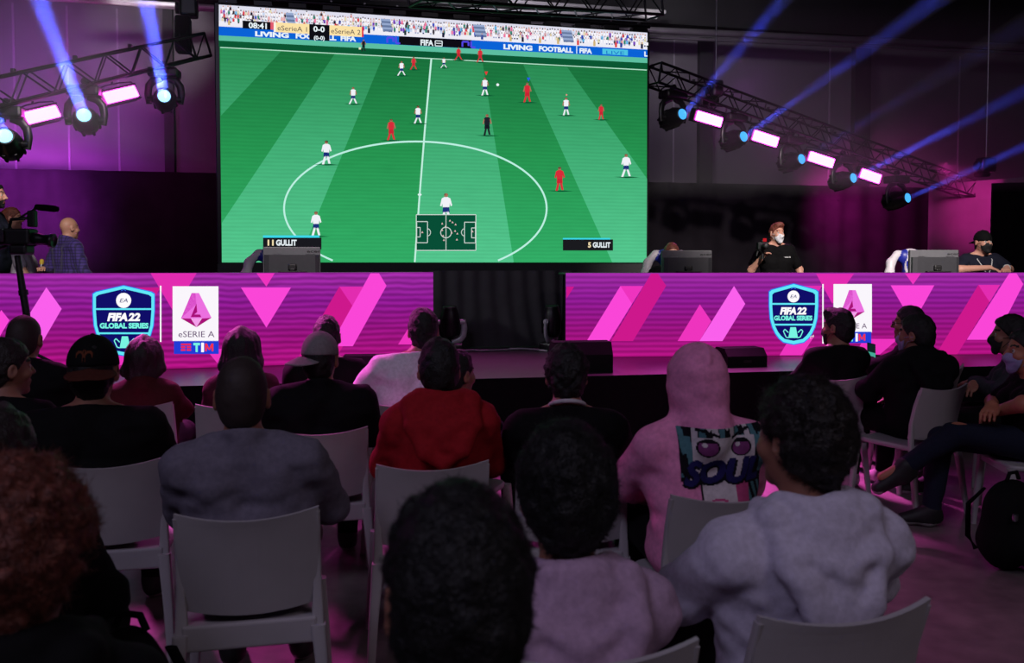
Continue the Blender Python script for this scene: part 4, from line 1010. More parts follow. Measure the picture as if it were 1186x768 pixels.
# overhead: truss above the screen, bars, pipes, hoists, hanging cable
a, c = P(480, -14, 9.0), P(757, 6, 10.9); truss(a, c, .30, 'dark horizontal truss hanging above the right half of the screen')
m = MB(); p0, p1 = SCR.uv(250, 0)[0], SCR.len+.05
m.tube([(-.3, .05, zt+.10), (p1, .05, zt+.10)], .03, DARKMETAL, 8)
for k in range(14):
    u = .1+k*(SCR.len-.2)/13; m.box((u-.10, .0, zt+.02), (u+.10, .12, zt+.07), PLASTIC); m.box((u-.012, .03, zt+.06), (u+.012, .07, zt+.14), STEEL)
m.build('hanging_bar', scr)
HB = []
for i, (xa, ya, xb, yb) in enumerate(((430, 4, 560, 10), (505, 16, 760, 26), (590, 8, 770, 20))):
    pipe_along('roof_pipe', (xa, ya-6), (xb, yb-6), 12.6+i*.4, 14.2+i*.4, .035, ['thin pale roof pipe above the middle of the screen', 'long pale roof pipe just above the screen', 'short pale roof pipe above the screen\'s right half'][i], 'pipe', PIPE, 0, 'roof pipes')
pipe_along('roof_pipe', (80, -1), (252, 9), 13.0, 13.55, .045, 'pale pipe high on the wall left of the screen, upper one', 'pipe', PIPE, .6, 'roof pipes')
pipe_along('roof_pipe', (118, 3), (252, 12), 13.1, 13.6, .03, 'pale pipe high on the wall left of the screen, lower one', 'pipe', PIPE, .5, 'roof pipes')
PIPEG = mat('grey_pipe', (96, 92, 98), .4, .3, var=.1, scale=5)
pipe_along('roof_pipe', (752, 35), (1186, 55), 15.4, 16.6, .06, 'thick grey pipe running along the wall right of the screen', 'pipe', PIPEG, .3, 'roof pipes')
pipe_along('roof_pipe', (752, 43), (1186, 62), 15.5, 16.6, .03, 'thin grey pipe under the thick one right of the screen', 'pipe', PIPEG, .3, 'roof pipes')
def hoist(px, py, d, zbot, label, w_=.2):
    p = P(px, py, d); r_ = empty('chain_hoist', p, SCR.yaw, label, 'hoist')
    m = MB(); m.box((-w_*.5, -.09, -.10), (w_*.5, .09, .12), PLASTIC, .03); m.tube([(-w_*.5-.01, 0, 0), (-w_*.5-.05, 0, 0)], .07, DARKMETAL, 12); m.build('motor_body', r_)
    m = MB(); m.box((-.16, -.10, zbot-p.z), (.02, .10, -.10), BLACKCLOTH, .04); m.build('chain_bag', r_)
    m = MB(); m.tube([(0, 0, .12), (0, 0, 7.6-p.z)], .012, STEEL, 6); m.build('chain', r_)
hoist(219, 10, 10.35, P(215, 58, 10.2).z, 'chain hoist with black bag hanging left of the screen')
hoist(829, 104, 11.9, P(829, 122, 11.9).z, 'dark chain hoist on the right truss near the screen', .16)
hoist(1142, 192, 13.6, P(1142, 205, 13.6).z, 'chain hoist at the far end of the right truss', .26)

# ------------------------------------------------------------ curtain, floor lights and loudspeakers on the stage
CW = Wall(490, 9.35, 668, 9.62, 400)
tag(drape('stage_curtain', CW, 0, CW.len, DECK+.004, 1.47, CURT, amp=.06, per=.19, seed=5, loose=.10), 'black curtain closing the gap between the two glowing desks', 'curtain')
for px, py, d, lab in ((521, 372, 9.05, 'floor moving light with silver yoke at the left of the curtain'), (639, 374, 9.2, 'floor moving light in the dark at the right of the curtain')):
    p = P(px, py, d); p.z = DECK+.36*.85+.002; moving_head(p+Vector((0, -.02, .17)), (0, -.12, 1), lab, 0, PLASTIC, .85, 'floor moving lights', True, .2 if px < 600 else 1.1)
def wedge(px0, px1, ytop, d, label, left_cut=.3, right_cut=.0, dep=.45, rz=0.0):
    a = P(px0, ytop, d); c = P(px1, ytop, d); h = a.z-DECK; w = (c.x-a.x); r_ = empty('stage_monitor', ((a.x+c.x)/2, d, DECK), rz, label, 'loudspeaker', 'floor monitors on the stage lip')
    m = MB(); prof = [(-dep*.2, 0), (dep*.5, 0), (dep*.62, h*.35), (dep*.35, h), (-dep*.05, h), (-dep*.2, h*.6)]
    m.loft([[(x, y, z) for y, z in prof] for x in (-w/2, -w/2+.02, w/2-.02, w/2)], mat('speaker_coating', (20, 19, 21), .85, spec=.15), smooth=False); m.build('cabinet', r_)
    g = MB(); g.loft([[(x, dep*.605, h*.37), (x, dep*.355, h*.95), (x, dep*.375, h*.96), (x, dep*.625, h*.38)] for x in (-w/2+.04, w/2-.04)], DARKMETAL, smooth=False); g.build('grille', r_)
    hn = MB(); hn.box((-w*.1, -dep*.2-.006, h*.25), (w*.1, -dep*.2+.01, h*.38), BLACK); hn.build('handle', r_)
wedge(640, 708, 396, 7.35, 'black stage monitor before the left end of the right desk', rz=.12)
wedge(836, 885, 403, 7.75, 'low black stage monitor in front of the right desk below the badge', rz=.2)
wedge(398, 468, 412, 7.05, 'black stage monitor before the right end of the left desk', rz=.1)
m = MB(); rs = random.Random(4)
def cable(pts, r_, mt, lab):
    q = []
    for i in range(len(pts)-1):
        for k in range(6):
            u = k/6; q.append(tuple(pts[i][j]*(1-u)+pts[i+1][j]*u+(rs.uniform(-.015, .015) if j < 2 else 0) for j in range(3)))
    q.append(pts[-1]); mb = MB(); mb.tube(q, r_, mt, 6); tag(mb.build('cable'), lab, 'cable')
pc = lambda px, d: (P(px, 398, d).x, d, DECK+.014)
cable([pc(527, 8.95), pc(545, 9.02), pc(556, 8.98), pc(590, 9.08)], .012, mat('grey_cable', (120, 118, 125), .4), 'grey cable lying at the foot of the black curtain')
cable([pc(588, 9.16), pc(604, 9.20), pc(618, 9.1), pc(634, 8.95)], .012, mat('white_cable', (170, 168, 175), .4), 'pale cable near the floor light at the right of curtain')

# ------------------------------------------------------------ desks: monitors and gaming chairs
MONF = mat('monitor_grey', (104, 104, 108), .45, var=.05); MONB = mat('monitor_back', (62, 62, 66), .4, var=.06)
def monitor(wall, px0, px1, ytop, lab, back=.34):
    u0 = wall.uv(px0, 300)[0]; u1 = wall.uv(px1, 300)[0]; ztop = None
    base = wall.o+wall.t*((u0+u1)/2)-wall.n*back; k = base.y; ps = P((px0+px1)/2, ytop, k); zt_ = ps.z
    zd = Z(wall, (px0+px1)/2, 316)+.001; p0 = P(px0, 300, k); p1 = P(px1, 300, k); w = p1.x-p0.x; h = .37
    base = Vector(((p0.x+p1.x)/2, k, zd)); r_ = empty('monitor', base, wall.yaw, lab, 'monitor', 'gaming monitors on the desks')
    hz = zt_-zd
    m = MB(); m.box((-w/2, -.005, hz-h), (w/2, .03, hz), MONF, .008); m.box((-w/2, .03, hz-h+.004), (w/2, .036, hz-.004), PLASTIC)
    cabr = [[(-w*.5*s_, -.005-dp, z) for z in (hz-h+.02, hz-.075)]+[(w*.5*s_, -.005-dp, z) for z in (hz-.075, hz-h+.02)] for s_, dp in ((.97, 0), (.95, .028), (.80, .05))]
    m.loft(cabr, MONB, smooth=False); pn = m.build('panel', r_)
    m = MB(); m.box((-w*.075, -.085, -.0+.02), (w*.075, -.05, hz-.16), BLACK, .012); m.box((-w*.05, -.095, .012), (w*.05, -.06, hz-.2), BLACK, .01); m.build('stand_column', r_)
    m = MB(); m.box((-.13, -.11, 0), (.13, .10, .014), BLACK, .006); m.build('stand_foot', r_)
    m = MB(); m.box((-w*.33, -.0065, hz-.072), (-w*.18, -.004, hz-.066), STEEL); m.box((w*.24, -.0065, hz-.072), (w*.4, -.004, hz-.066), STEEL); m.box((-w*.26, -.0575, hz-h+.06), (-w*.18, -.054, hz-h+.075), STEEL); m.build('vent', r_)
    vs, fs, tw = text2d('acer', .02); mb = MB(); kk = .13/tw
    mb.add([(w*.26+x*kk, -.0062, hz-.052+y*.024) for x, y in vs], fs, BLACK); mb.build('lettering', r_)
    return base
MON = [monitor(LEDL, 306, 370.5, 286, 'gaming monitor on the left desk under the screen\'s name tag'), monitor(LEDR, 766, 825, 290, 'gaming monitor on right desk nearest the screen'), monitor(LEDR, 1053, 1111, 289.5, 'gaming monitor on right desk beside the man in the cap')]
GW = mat('white_vinyl', (216, 210, 216), .4, var=.05); GB = mat('blue_vinyl', (34, 44, 150), .4, var=.08); GRD = mat('red_vinyl', (176, 30, 46), .4, var=.08)
def gaming_chair(p, yaw, lab):
    r_ = empty('gaming_chair', p, yaw, lab, 'chair', 'white, blue and red gaming chairs')   # faces -Y (towards the desk)
    m = MB()
    for k in range(5):
        a = k*2*math.pi/5; m.tube([(0, 0, .10), (.30*math.cos(a), .30*math.sin(a), .07)], [.035, .02], BLACK, 8)
    m.build('base', r_)
    for k in range(5):
        a = k*2*math.pi/5; m = MB(); c = Vector((.30*math.cos(a), .30*math.sin(a), .031)); m.tube([c+Vector((-.02, 0, 0)), c+Vector((.02, 0, 0))], .03, BLACK, 12); m.build('caster', r_)
    m = MB(); m.tube([(0, 0, .10), (0, 0, .42)], .03, DARKMETAL, 10); m.build('gas_lift', r_)
    f = Field(.014); f.ell((0, -.02, .47), (.24, .25, .06), None, .02); f.cone((-.23, -.2, .5), (-.23, .15, .5), .045, k=.03); f.cone((.23, -.2, .5), (.23, .15, .5), .045, k=.03); f.cut((0, 0, .42), (0, 0, -1))
    V, Q = f.mesh(); c = V[Q].mean(1); np_mesh('seat', V, Q, [GW, GRD], r_, (np.abs(c[:, 0]) < .14).astype(int))
    f = Field(.014)
    f.chain([(0, .22, .52), (0, .28, .78), (0, .33, .98)], [.10, .10, .09], .05)
    for sd in (-1, 1): f.chain([(sd*.16, .20, .52), (sd*.24, .24, .66), (sd*.285, .25, .80), (sd*.25, .29, .93), (sd*.16, .33, 1.03)], [.04, .045, .05, .045, .04], .04)
    f.ell((0, .33, 1.0), (.17, .055, .09), None, .05); f.cut((0, .38, 0), (0, 1, .0), .02)
    V, Q = f.mesh(); c = V[Q].mean(1); ax_ = np.abs(c[:, 0]); lim = np.interp(c[:, 2], [.5, .66, .80, .93, 1.05], [.12, .185, .225, .195, .12])
    mi = np.where(ax_ > lim, 0, np.where(ax_ > lim*.45, np.where(c[:, 2] > .80, 2, 1), 0)); mi[(ax_ < .08) & (c[:, 2] > .6) & (c[:, 2] < .95)] = 2
    np_mesh('backrest', V, Q, [GW, GRD, GB], r_, mi)
    for sd in (-1, 1):
        m = MB(); m.tube([(sd*.27, 0, .44), (sd*.30, 0, .50), (sd*.30, 0, .66)], .02, BLACK, 8); m.box((sd*.30-.04, -.16, .66), (sd*.30+.04, .12, .69), BLACK, .012); m.build('armrest', r_)
for i, (w_, px, bk, lab) in enumerate(((LEDL, 318, 1.0, 'gaming chair at the left desk under the screen'), (LEDR, 783, .98, 'gaming chair at right desk nearest the screen'), (LEDR, 1072, .98, 'gaming chair at right desk beside the man in the cap'))):
    k = (w_.o+w_.t*w_.uv(px, 300)[0]-w_.n*bk).y; p = P(px, 300, k); gaming_chair((p.x, k, DECK+.001), w_.yaw, lab)

# ------------------------------------------------------------ video camera on a stand in front of the left desk
d = 6.95; p = P(24, 290, d); r_ = empty('video_camera', (p.x, d, DECK), 0, 'black video camera with fluffy microphone on a stand before the left desk', 'camera')
W_ = lambda px, py, dd=d: P(px, py, dd)-Vector((p.x, d, DECK))
m = MB(); m.tube([W_(30.5, 362), W_(26, 335), W_(20, 296)], [.028, .028, .022], BLACK, 10); m.tube([W_(27.5, 342), W_(26.6, 336)], .036, BLACK, 10)
q = W_(30.5, 362); m.tube([(q.x+.02, 0, .02), q], [.022, .028], BLACK, 10); m.build('stand_pole', r_)
for k in range(3):
    a = k*2.1+.3; m = MB(); m.tube([(q.x+.02, 0, .22), (q.x+.02+.34*math.cos(a), .34*math.sin(a), .014)], .013, BLACK, 8); m.build('stand_leg', r_)
c = W_(25, 276); m = MB(); m.box((-.15, -.08, -.055), (.10, .08, .075), BLACK, .02, Matrix.Translation(c)); m.box((-.22, -.05, -.02), (-.15, .05, .05), PLASTIC, .015, Matrix.Translation(c)); m.build('body', r_)
m = MB(); m.lathe([(.001, 0), (.048, .0), (.050, .05), (.042, .08), (.045, .13), (.056, .14), (.056, .17), (.048, .172), (.045, .16), (.001, .158)], PLASTIC, Matrix.Translation(c+Vector((.09, 0, .0))) @ Matrix.Rotation(math.radians(97), 4, 'Y'), 20); m.build('lens', r_)
m = MB(); m.tube([c+Vector((-.1, 0, .07)), c+Vector((-.08, 0, .15)), c+Vector((.09, 0, .165)), c+Vector((.10, 0, .09))], .014, BLACK, 8); m.box((.06, -.03, .09), (.12, .03, .22), BLACK, .01, Matrix.Translation(c)); m.build('handle', r_)
m = MB(); m.lathe([(.001, 0), (.022, .01), (.026, .05), (.026, .16), (.02, .19), (.001, .2)], BLACKCLOTH, Matrix.Translation(W_(40, 239.5)) @ Matrix.Rotation(math.radians(96), 4, 'Y'), 14); m.build('microphone', r_)
m = MB(); m.tube([c+Vector((.1, 0, .2)), W_(41, 240)], .010, BLACK, 8); m.tube([c+Vector((-.02, 0, .16)), W_(42, 241)], .008, BLACK, 6); m.build('microphone_mount', r_)
m = MB(); m.tube([c+Vector((-.12, 0, -.06)), c+Vector((-.30, .02, -.12))], .012, BLACK, 8); m.box((-.07, -.07, -.13), (.07, .07, -.055), BLACK, .02, Matrix.Translation(c)); m.build('pan_head', r_)
m = MB(); m.box((-.03, -.02, -.05), (.04, .0, .05), mat('flip_screen', (60, 56, 64), .2), .006, Matrix.Translation(c+Vector((-.12, -.10, .02)))); m.build('viewfinder', r_)

# ------------------------------------------------------------ white plastic chairs
CHM = mat('white_plastic', (176, 170, 172), .42, var=.03, scale=12, bump=.05, bscale=300)
def make_chair():
    r_ = empty('plastic_chair', (0, 0, 0))
    def sq(cx, cy, cz, a, b_, rotx=0.0, n=14, e=.45):
        return [Vector((cx+a*math.copysign(abs(math.cos(t))**e, math.cos(t)), cy+b_*math.copysign(abs(math.sin(t))**e, math.sin(t)), cz)) for t in (2*math.pi*k/n for k in range(n))]
    # backrest shell: curved sheet with thickness
    rows, colsn = 12, 14; fr = []; bk = []
    for i in range(rows+1):
        v = i/rows; z = .476+.328*v; hw = .203+.006*v; y0 = -.200-.070*v-.02*v*v
        for j in range(colsn+1):
            u = j/colsn*2-1; cur = .030*(1-u*u); zz = z+.014*(u*u)*(v**4)-.012*(1-u*u)*(v**6)+.02*(1-v)**4*(u*u)
            fr.append((u*hw, y0-cur+.030+.008, zz)); bk.append((u*hw, y0-cur+.030-.008, zz))
    n = colsn+1; k0 = len(fr); fs = []
    for i in range(rows):
        for j in range(colsn):
            fs.append((i*n+j+1, i*n+j, (i+1)*n+j, (i+1)*n+j+1)); fs.append((k0+i*n+j, k0+i*n+j+1, k0+(i+1)*n+j+1, k0+(i+1)*n+j))
    for j in range(colsn): fs += [(j, j+1, k0+j+1, k0+j), (rows*n+j+1, rows*n+j, k0+rows*n+j, k0+rows*n+j+1)]
    for i in range(rows): fs += [((i+1)*n, i*n, k0+i*n, k0+(i+1)*n), (i*n+colsn, (i+1)*n+colsn, k0+(i+1)*n+colsn, k0+i*n+colsn)]
    m = MB(); m.add(fr+bk, fs, CHM, False)
    for sd in (-1, 1):
        m.loft([sq(sd*hw_, y, z, a_, .013) for hw_, y, z, a_ in ((.203, -.205, .38, .021), (.203, -.190, .47, .018), (.2035, -.190, .58, .012), (.205, -.218, .70, .009), (.2065, -.255, .802, .006))], CHM)
    m.build('backrest', r_)
    m = MB(); m.loft([sq(0, .0, z, a, b_, n=32, e=.3) for z, a, b_ in ((.418, .20, .20), (.425, .212, .212), (.442, .214, .214), (.4485, .208, .208))], CHM); m.box((-.20, -.214, .375), (.20, -.19, .455), CHM, .008); m.box((-.20, .196, .395), (.20, .21, .43), CHM, .006); m.build('seat', r_)
    for sx, sy in ((-1, -1), (1, -1), (-1, 1), (1, 1)):
        m = MB(); m.loft([sq(sx*x, y, z, a, a*.9) for x, y, z, a in ((.236, -.265 if sy < 0 else .225, 0, .014), (.222, -.232 if sy < 0 else .212, .22, .018), (.204, -.204 if sy < 0 else .198, .43, .023))], CHM); m.build('leg', r_)
    return r_
CHAIR0 = make_chair(); _first = [True]
def place_chair(x, y, yaw, label):
    o = CHAIR0 if _first[0] else copy_tree(CHAIR0); _first[0] = False
    o.location = (x, y, 0); o.rotation_euler = (0, 0, math.radians(yaw)); return tag(o, label, 'chair', 'white plastic audience chairs')
def chair_for(key, label, back=.0, dx=0.0, dyaw=0.0):
    r_ = PEOPLE[key]['root']; yaw = r_.rotation_euler.z; v = Vector((dx, back, 0)); v.rotate(Euler((0, 0, yaw)))
    return place_chair(r_.location.x+v.x, r_.location.y+v.y, math.degrees(yaw)+dyaw, label)
# ------------------------------------------------------------ audience
BLK_T = fabric('black_cotton', (11, 10, 12)); BLK_J = fabric('black_nylon', (13, 12, 15), sheen=0); RED_H = fabric('red_fleece', (150, 26, 34)); GREY_S = fabric('grey_shirt_cloth', (108, 102, 116))
MAROON = fabric('maroon_nylon', (66, 24, 26), sheen=0); WHITE_T = fabric('white_cotton', (226, 216, 230)); PINK_H = fabric('pink_fleece', (228, 140, 184)); LILAC_H = fabric('lilac_fleece', (176, 146, 172)); PALE_H = fabric('pale_fleece', (196, 188, 206))
NAVY_T = fabric('navy_cotton', (26, 28, 42)); GREY_D = fabric('dark_grey_knit', (58, 54, 64)); WINE = fabric('wine_knit', (70, 26, 40)); BROWNBR = fabric('brown_brim', (74, 36, 28)); GREYCAP = fabric('grey_cap_cloth', (128, 120, 124))
MASKW = mat('white_mask', (225, 225, 230), .7); MASKB = mat('black_mask', (18, 18, 20), .8); MASKL = mat('lilac_mask', (150, 140, 185), .7)
GA = 'seated audience'
def seat(key, label, px, py, d, chair=None, **k):
    k.setdefault('top', 'tshirt'); k.setdefault('yaw', 12); i = person(key, label, px, py, d, group=GA, **k)
    if chair: chair_for(key, chair)
    return i
cap_brim['brimcap'] = 0.12; cap_brim['greycap'] = -.6
seat('curly', 'person with bushy auburn curls nearest the lens in the lower left corner', 18, 528, 1.3, 'chair under the person with bushy auburn curls, in the lower left corner', yaw=8, hair='curly', hcol=RED_HAIR, hthick=.036, hnoise=.012, strands=9000, top='hoodie', tcol=BLK_T, hood='down', skin=SKIN_DARK)
seat('front', 'person with short dark curls and black top in the bottom centre', 529, 562, 1.09, 'chair under the dark curly person in the bottom centre', hair='curly', hthick=.019, hnoise=.007, strands=7000, hs=1.05, tcol=BLK_T, lean=.06)
seat('lilac', 'person with dark hair in a lilac hoodie with the hood down', 654, 487, 1.9, 'chair under the person in the lilac hoodie', yaw=10, hair='curly', hthick=.027, hnoise=.008, strands=6000, hs=1.13, top='hoodie', tcol=LILAC_H, hood='down', lean=.0, zup=-.03, sw=.195, tnoise=.010)
seat('pale', 'person with thick dark curls in a pale hoodie with a big hood', 928, 436, 2.1, None, yaw=14, hy=16, hair='curly', hthick=.027, hnoise=.010, strands=6000, hs=1.06, top='hoodie', tcol=PALE_H, hood='down', lean=.0, zup=-.035, sw=.215, bulk=1.12, tnoise=.012, arms='fold', hcol=BROWN_HAIR)
chair_for('pale', 'chair under the person in the pale hoodie', dx=-.05)
seat('pink', 'person with a pink hood up and a printed back', 808, 395, 3.1, None, yaw=8, hy=-6, hair=None, top='hoodie', tcol=PINK_H, hood='up', lean=.08, sw=.20, bulk=1.05, tnoise=.009, arms='knees', hp=-.0)
chair_for('pink', 'chair under the person with the pink hood', dyaw=0, dx=.0)
seat('red', 'person with short black hair in a red hoodie', 508, 390, 3.5, None, yaw=10, hair='short', hthick=.014, top='hoodie', tcol=RED_H, hood='down', sw=.19, tnoise=.010)
seat('grey', 'man with cropped hair in a light grey shirt', 280, 413, 2.86, 'chair under the man in the light grey shirt, seen whole from behind', yaw=12, hair='cropped', hcol=STUBBLE, hthick=.007, hnoise=.002, hs=1.05, hx=-.04, top='shirt', tcol=GREY_S, collar='high', sw=.21, bulk=1.08, tnoise=.012, trousers=GREYTR)
seat('brimcap', 'broad man in a black cap with the brim turned towards the lens', 108, 386, 3.5, None, yaw=12, hair='short', hthick=.008, hs=1.1, cap=(BLK_T, True, BROWNBR), tcol=BLK_T, sw=.225, bulk=1.2, tnoise=.010)
chair_for('brimcap', 'chair under the broad man in the black cap', dx=.10); chair_for('red', 'chair under the person in the red hoodie', dx=-.05)
seat('leftmid', 'person with dark hair looking to the right, behind the auburn curls', 6, 391, 3.75, 'chair under the person looking right, at the picture edge', yaw=4, hy=-38, hair='short', hthick=.014, hcol=BROWN_HAIR, top='jacket', tcol=BLK_J)
seat('leftedge', 'person cut off by the left edge just above the auburn curls', -8, 466, 2.05, 'chair under the person cut off by the left edge', hair='curly', hthick=.014, hcol=BROWN_HAIR, tcol=BLK_T)
seat('cropped', 'man with a shaved head in a dark jacket under the video camera', 28, 365, 4.5, 'chair under the man with the shaved head', yaw=8, hair='cropped', hcol=STUBBLE, hthick=.005, hnoise=.001, top='jacket', tcol=BLK_J, collar='high', sw=.20, bulk=1.1)
seat('puffer', 'woman with shoulder length dark hair in a maroon puffer jacket', 167, 388, 4.85, 'chair under the woman in the maroon puffer jacket', yaw=10, hair='bob', hcol=BROWN_HAIR, hthick=.016, top='puffer', tcol=MAROON, collar='high', sw=.155, bulk=.95, tnoise=.006)
seat('long', 'woman with long dark hair in a wine jumper', 280, 378, 4.85, 'chair under the woman with long dark hair', yaw=12, hair='long', hthick=.014, top='jumper', tcol=WINE, sw=.15, bulk=.92)
seat('greycap', 'person in a grey cap worn backwards and a bulky black jacket', 371, 382, 4.15, 'chair under the person in the grey cap', yaw=12, hair='short', hthick=.008, cap=(GREYCAP, True, GREYCAP), top='jacket', tcol=BLK_J, collar='high', sw=.21, bulk=1.2, tnoise=.012, hy=-14)
seat('behindcap', 'dark haired person sitting in front of the one in the grey cap', 378, 365, 5.3, 'chair under the dark haired person before the grey cap', hair='short', hthick=.014, tcol=BLK_T, sw=.20)
seat('white', 'broad man with curly dark hair in a white T-shirt', 490, 356, 4.9, 'chair under the man in the white T-shirt', yaw=4, hair='curly', hthick=.014, hnoise=.006, tcol=WHITE_T, sleeve='short', sw=.22, bulk=1.2, hx=.08, arms={-1: ((-.33, .12, .74), (-.16, .34, .68)), 1: 'lap'})
seat('half', 'small person half hidden beyond the person in the red hoodie', 530, 405, 4.3, 'chair under the small person beyond the red hoodie', yaw=-20, hy=-20, hs=.92, hair='short', hthick=.012, tcol=BLK_T, sw=.15, bulk=.85)
seat('collar', 'person with tousled black hair in a black sweater with white collar', 656, 397, 3.6, 'chair under the person with the white collar', yaw=0, hair='curly', hthick=.017, hnoise=.009, strands=1500, top='sweater', tcol=BLK_T, collar='white', lean=.12, sw=.20, bulk=1.1, arms='knees')
seat('phone', 'dark haired person in black sitting in front of the right desk\'s white logo panel', 971, 357, 5.95, None, yaw=4, hy=32, hair='quiff', hthick=.014, tcol=BLK_T, sw=.175, bulk=.95, hx=.07, mask=MASKB)
chair_for('phone', 'chair under the dark haired person before the right desk\'s white logo panel', dx=-.08)
seat('glasses', 'man in glasses holding a phone, behind the man in the black coat', 1053, 354, 6.4, 'chair under the man in glasses', yaw=42, hy=14, hair='short', hthick=.012, glasses=True, top='jacket', tcol=BLK_J, arms={-1: ((-.26, .18, .78), (.03, .36, .80)), 1: ((.24, .16, .76), (.10, .38, .80))}, res=.009, fingers=True)
seat('coat', 'man with lilac mask in a black hooded coat on a white chair', 1061, 363, 5.5, None, yaw=15, hy=26, hx=.0, hair='short', hthick=.015, top='coat', tcol=BLK_J, hood='down', sw=.21, bulk=1.15, mask=MASKL, arms='knees', shoes=WHITESHOE, tnoise=.012)
chair_for('coat', 'chair under the man in the black hooded coat', dx=-.10, dyaw=13)
seat('mask', 'man in grey sweater and black mask turned sideways near the right edge', 1170, 364, 5.65, 'chair under the man in the grey sweater', yaw=66, hair='short', hthick=.015, top='sweater', tcol=GREY_D, mask=MASKB, arms='fold', fingers=True, res=.009)
seat('rightedge', 'person with bare arm and crossed leg in jeans cut off by the right edge', 1190, 379, 4.85, 'chair under the person cut off by the right edge', yaw=82, hair='short', hthick=.014, tcol=BLK_T, sleeve='short', mask=MASKL, arms={-1: ((-.26, .17, .80), (-.04, .22, .72)), 1: 'fold'}, trousers=JEANS, legs={-1: ((-.06, .43, .60), (-.05, .70, .40), (-.05, .83, .33)), 1: 'sit'}, skin=mat('warm_skin', (176, 108, 84), .55, var=.06), fingers=True, res=.009)

# prints on clothes
SO_, sow = in_text('SOUL', .05, .25)
pm = [fabric('print_pale', (196, 186, 190)), fabric('print_teal', (74, 116, 124)), fabric('print_navy', (34, 30, 84)), fabric('print_black', (18, 16, 24)), fabric('print_purple', (120, 56, 110)), fabric('print_rose', (180, 70, 120))]
def soul(u, v):
    # lettering across the middle, eyes above, mouth below, strands of hair at the sides
    x = (u-.03)/.92*sow; y = (v-.30-.05*u)/.27
    if SO_(x, y): return 2
    if SO_(x-.10, y+.10) or SO_(x+.07, y+.08): return 3
    if v > .34:
        for ex, ey in ((.30, .76), (.70, .75)):
            dx, dy = (u-ex)/.12, (v-ey)/.115
            if dx*dx+dy*dy < 1: return 3 if (dy > .55 or dx*dx+dy*dy > .72) else (0 if (dx+.3)**2+(dy-.3)**2 < .05 else 4)
            if abs(v-ey-.17-.05*math.sin(u*9)) < .018 and abs(u-ex) < .12: return 3
        s = math.sin(u*30+v*7)+.6*math.sin(u*61)
        if v > .88 and s > -.3: return 1 if s > .4 else 3
        if (u < .15 or u > .87) and v > .4: return 1 if s > 0 else 3
        if u < .1 or u > .92: return 3
        return 0
    if u > .62 and v < .34: return 5 if (u < .78 and v > .06) else (1 if math.sin(u*70+v*20) > 0 else 3)
    if u < .22: return -1
    if abs(v-.10-.02*math.cos((u-.42)*20)) < .014 and abs(u-.42) < .09: return 5
    if v < .02+.2*abs(u-.40)-.0 or u < .24: return 3
    return 0
i5 = PEOPLE['pink']
decal(i5, 'back_print', .045, i5['S'][2]-.065, .315, .275, 90, 78, soul, pm, label='printed patch with SOUL lettering and drawn eyes')
i8 = PEOPLE['brimcap']; capo = [c for c in i8['root'].children if c.name.startswith('cap')][0]
EMB = fabric('embroidery', (96, 50, 32)); STK = mat('blue_sticker', (60, 80, 170), .3)
def mark(u, v):
    x, y = (u-.5)*2, v
    for c, r in ((-.62, .5), (.62, .5)):
        q = math.hypot(x-c*.62, y-.35)
        if abs(q-.34) < .09 and y > .3 and (x-c*.62)*c < .2: return 0
    if abs(x) < .10+.12*abs(y-.5) and y < .85: return 0 if abs(abs(x)-.1-.1*(1-y)) < .1 else -1
    return -1
Hc = i8['Hc']
decal(i8, 'cap_emblem', Hc[0]-.005, Hc[2]+.082, .085, .055, 44, 30, mark, [EMB], target=capo, off=.0015)

# ------------------------------------------------------------ crew behind the desks
PLAID = mat('plaid_shirt', (70, 52, 128), .8, var=.05, sheen=.1)
nt = PLAID.node_tree; b_ = nt.nodes['Principled BSDF']; tc = [n for n in nt.nodes if n.type == 'TEX_COORD'][0]
src = b_.inputs['Base Color'].links[0].from_socket; last = src
for ax in ('X', 'Z'):
    w = nt.nodes.new('ShaderNodeTexWave'); w.bands_direction = ax; w.inputs['Scale'].default_value = 9; nt.links.new(tc.outputs['Object'], w.inputs['Vector'])
    mr = nt.nodes.new('ShaderNodeMapRange'); mr.inputs[1].default_value = .15; mr.inputs[2].default_value = .35; mr.inputs[3].default_value = .45; mr.inputs[4].default_value = 1.0; nt.links.new(w.outputs['Fac'], mr.inputs[0])
    v = nt.nodes.new('ShaderNodeVectorMath'); v.operation = 'SCALE'; nt.links.new(last, v.inputs[0]); nt.links.new(mr.outputs[0], v.inputs['Scale']); last = v.outputs[0]
nt.links.new(last, b_.inputs['Base Color'])
PF = .30
pl = person('plaid', 'bald man in a purple checked shirt with his back turned, holding a microphone', 80, 252, 9.95, PF, yaw=-32, stand=True, hair='bald', skin=SKIN_PALE, top='shirt', tcol=PLAID, collar='high', sw=.19, bulk=1.05, arms={-1: ((-.29, -.08, 1.16), (-.17, -.20, 1.19)), 1: ((.27, .02, 1.14), (.24, .2, 1.02))}, legs='stand', lean=.02, res=.009, fingers=True, tnoise=.008)
person('operator', 'bearded man in profile at the left edge working the video camera', -8, 211, 8.3, DECK, yaw=-78, stand=True, hair='cropped', hcol=BLACK_HAIR, hthick=.006, beard=True, skin=SKIN_PALE, top='tshirt', tcol=NAVY_T, legs='stand', arms={-1: ((-.28, .10, 1.10), (-.10, .36, 1.14)), 1: 'down'}, lean=.02, res=.009)
person('helper', 'person in a white T-shirt bending down beyond the video camera', 14, 240, 10.3, PF, yaw=-72, stand=True, hair='short', hcol=RED_HAIR, hthick=.012, hp=-.35, skin=SKIN_PALE, top='tshirt', tcol=WHITE_T, sleeve='short', legs='stand', arms={1: ((.26, .06, 1.10), (.24, .14, .84)), -1: ((-.24, .1, 1.12), (-.1, .34, 1.1))}, lean=-.12, res=.009)
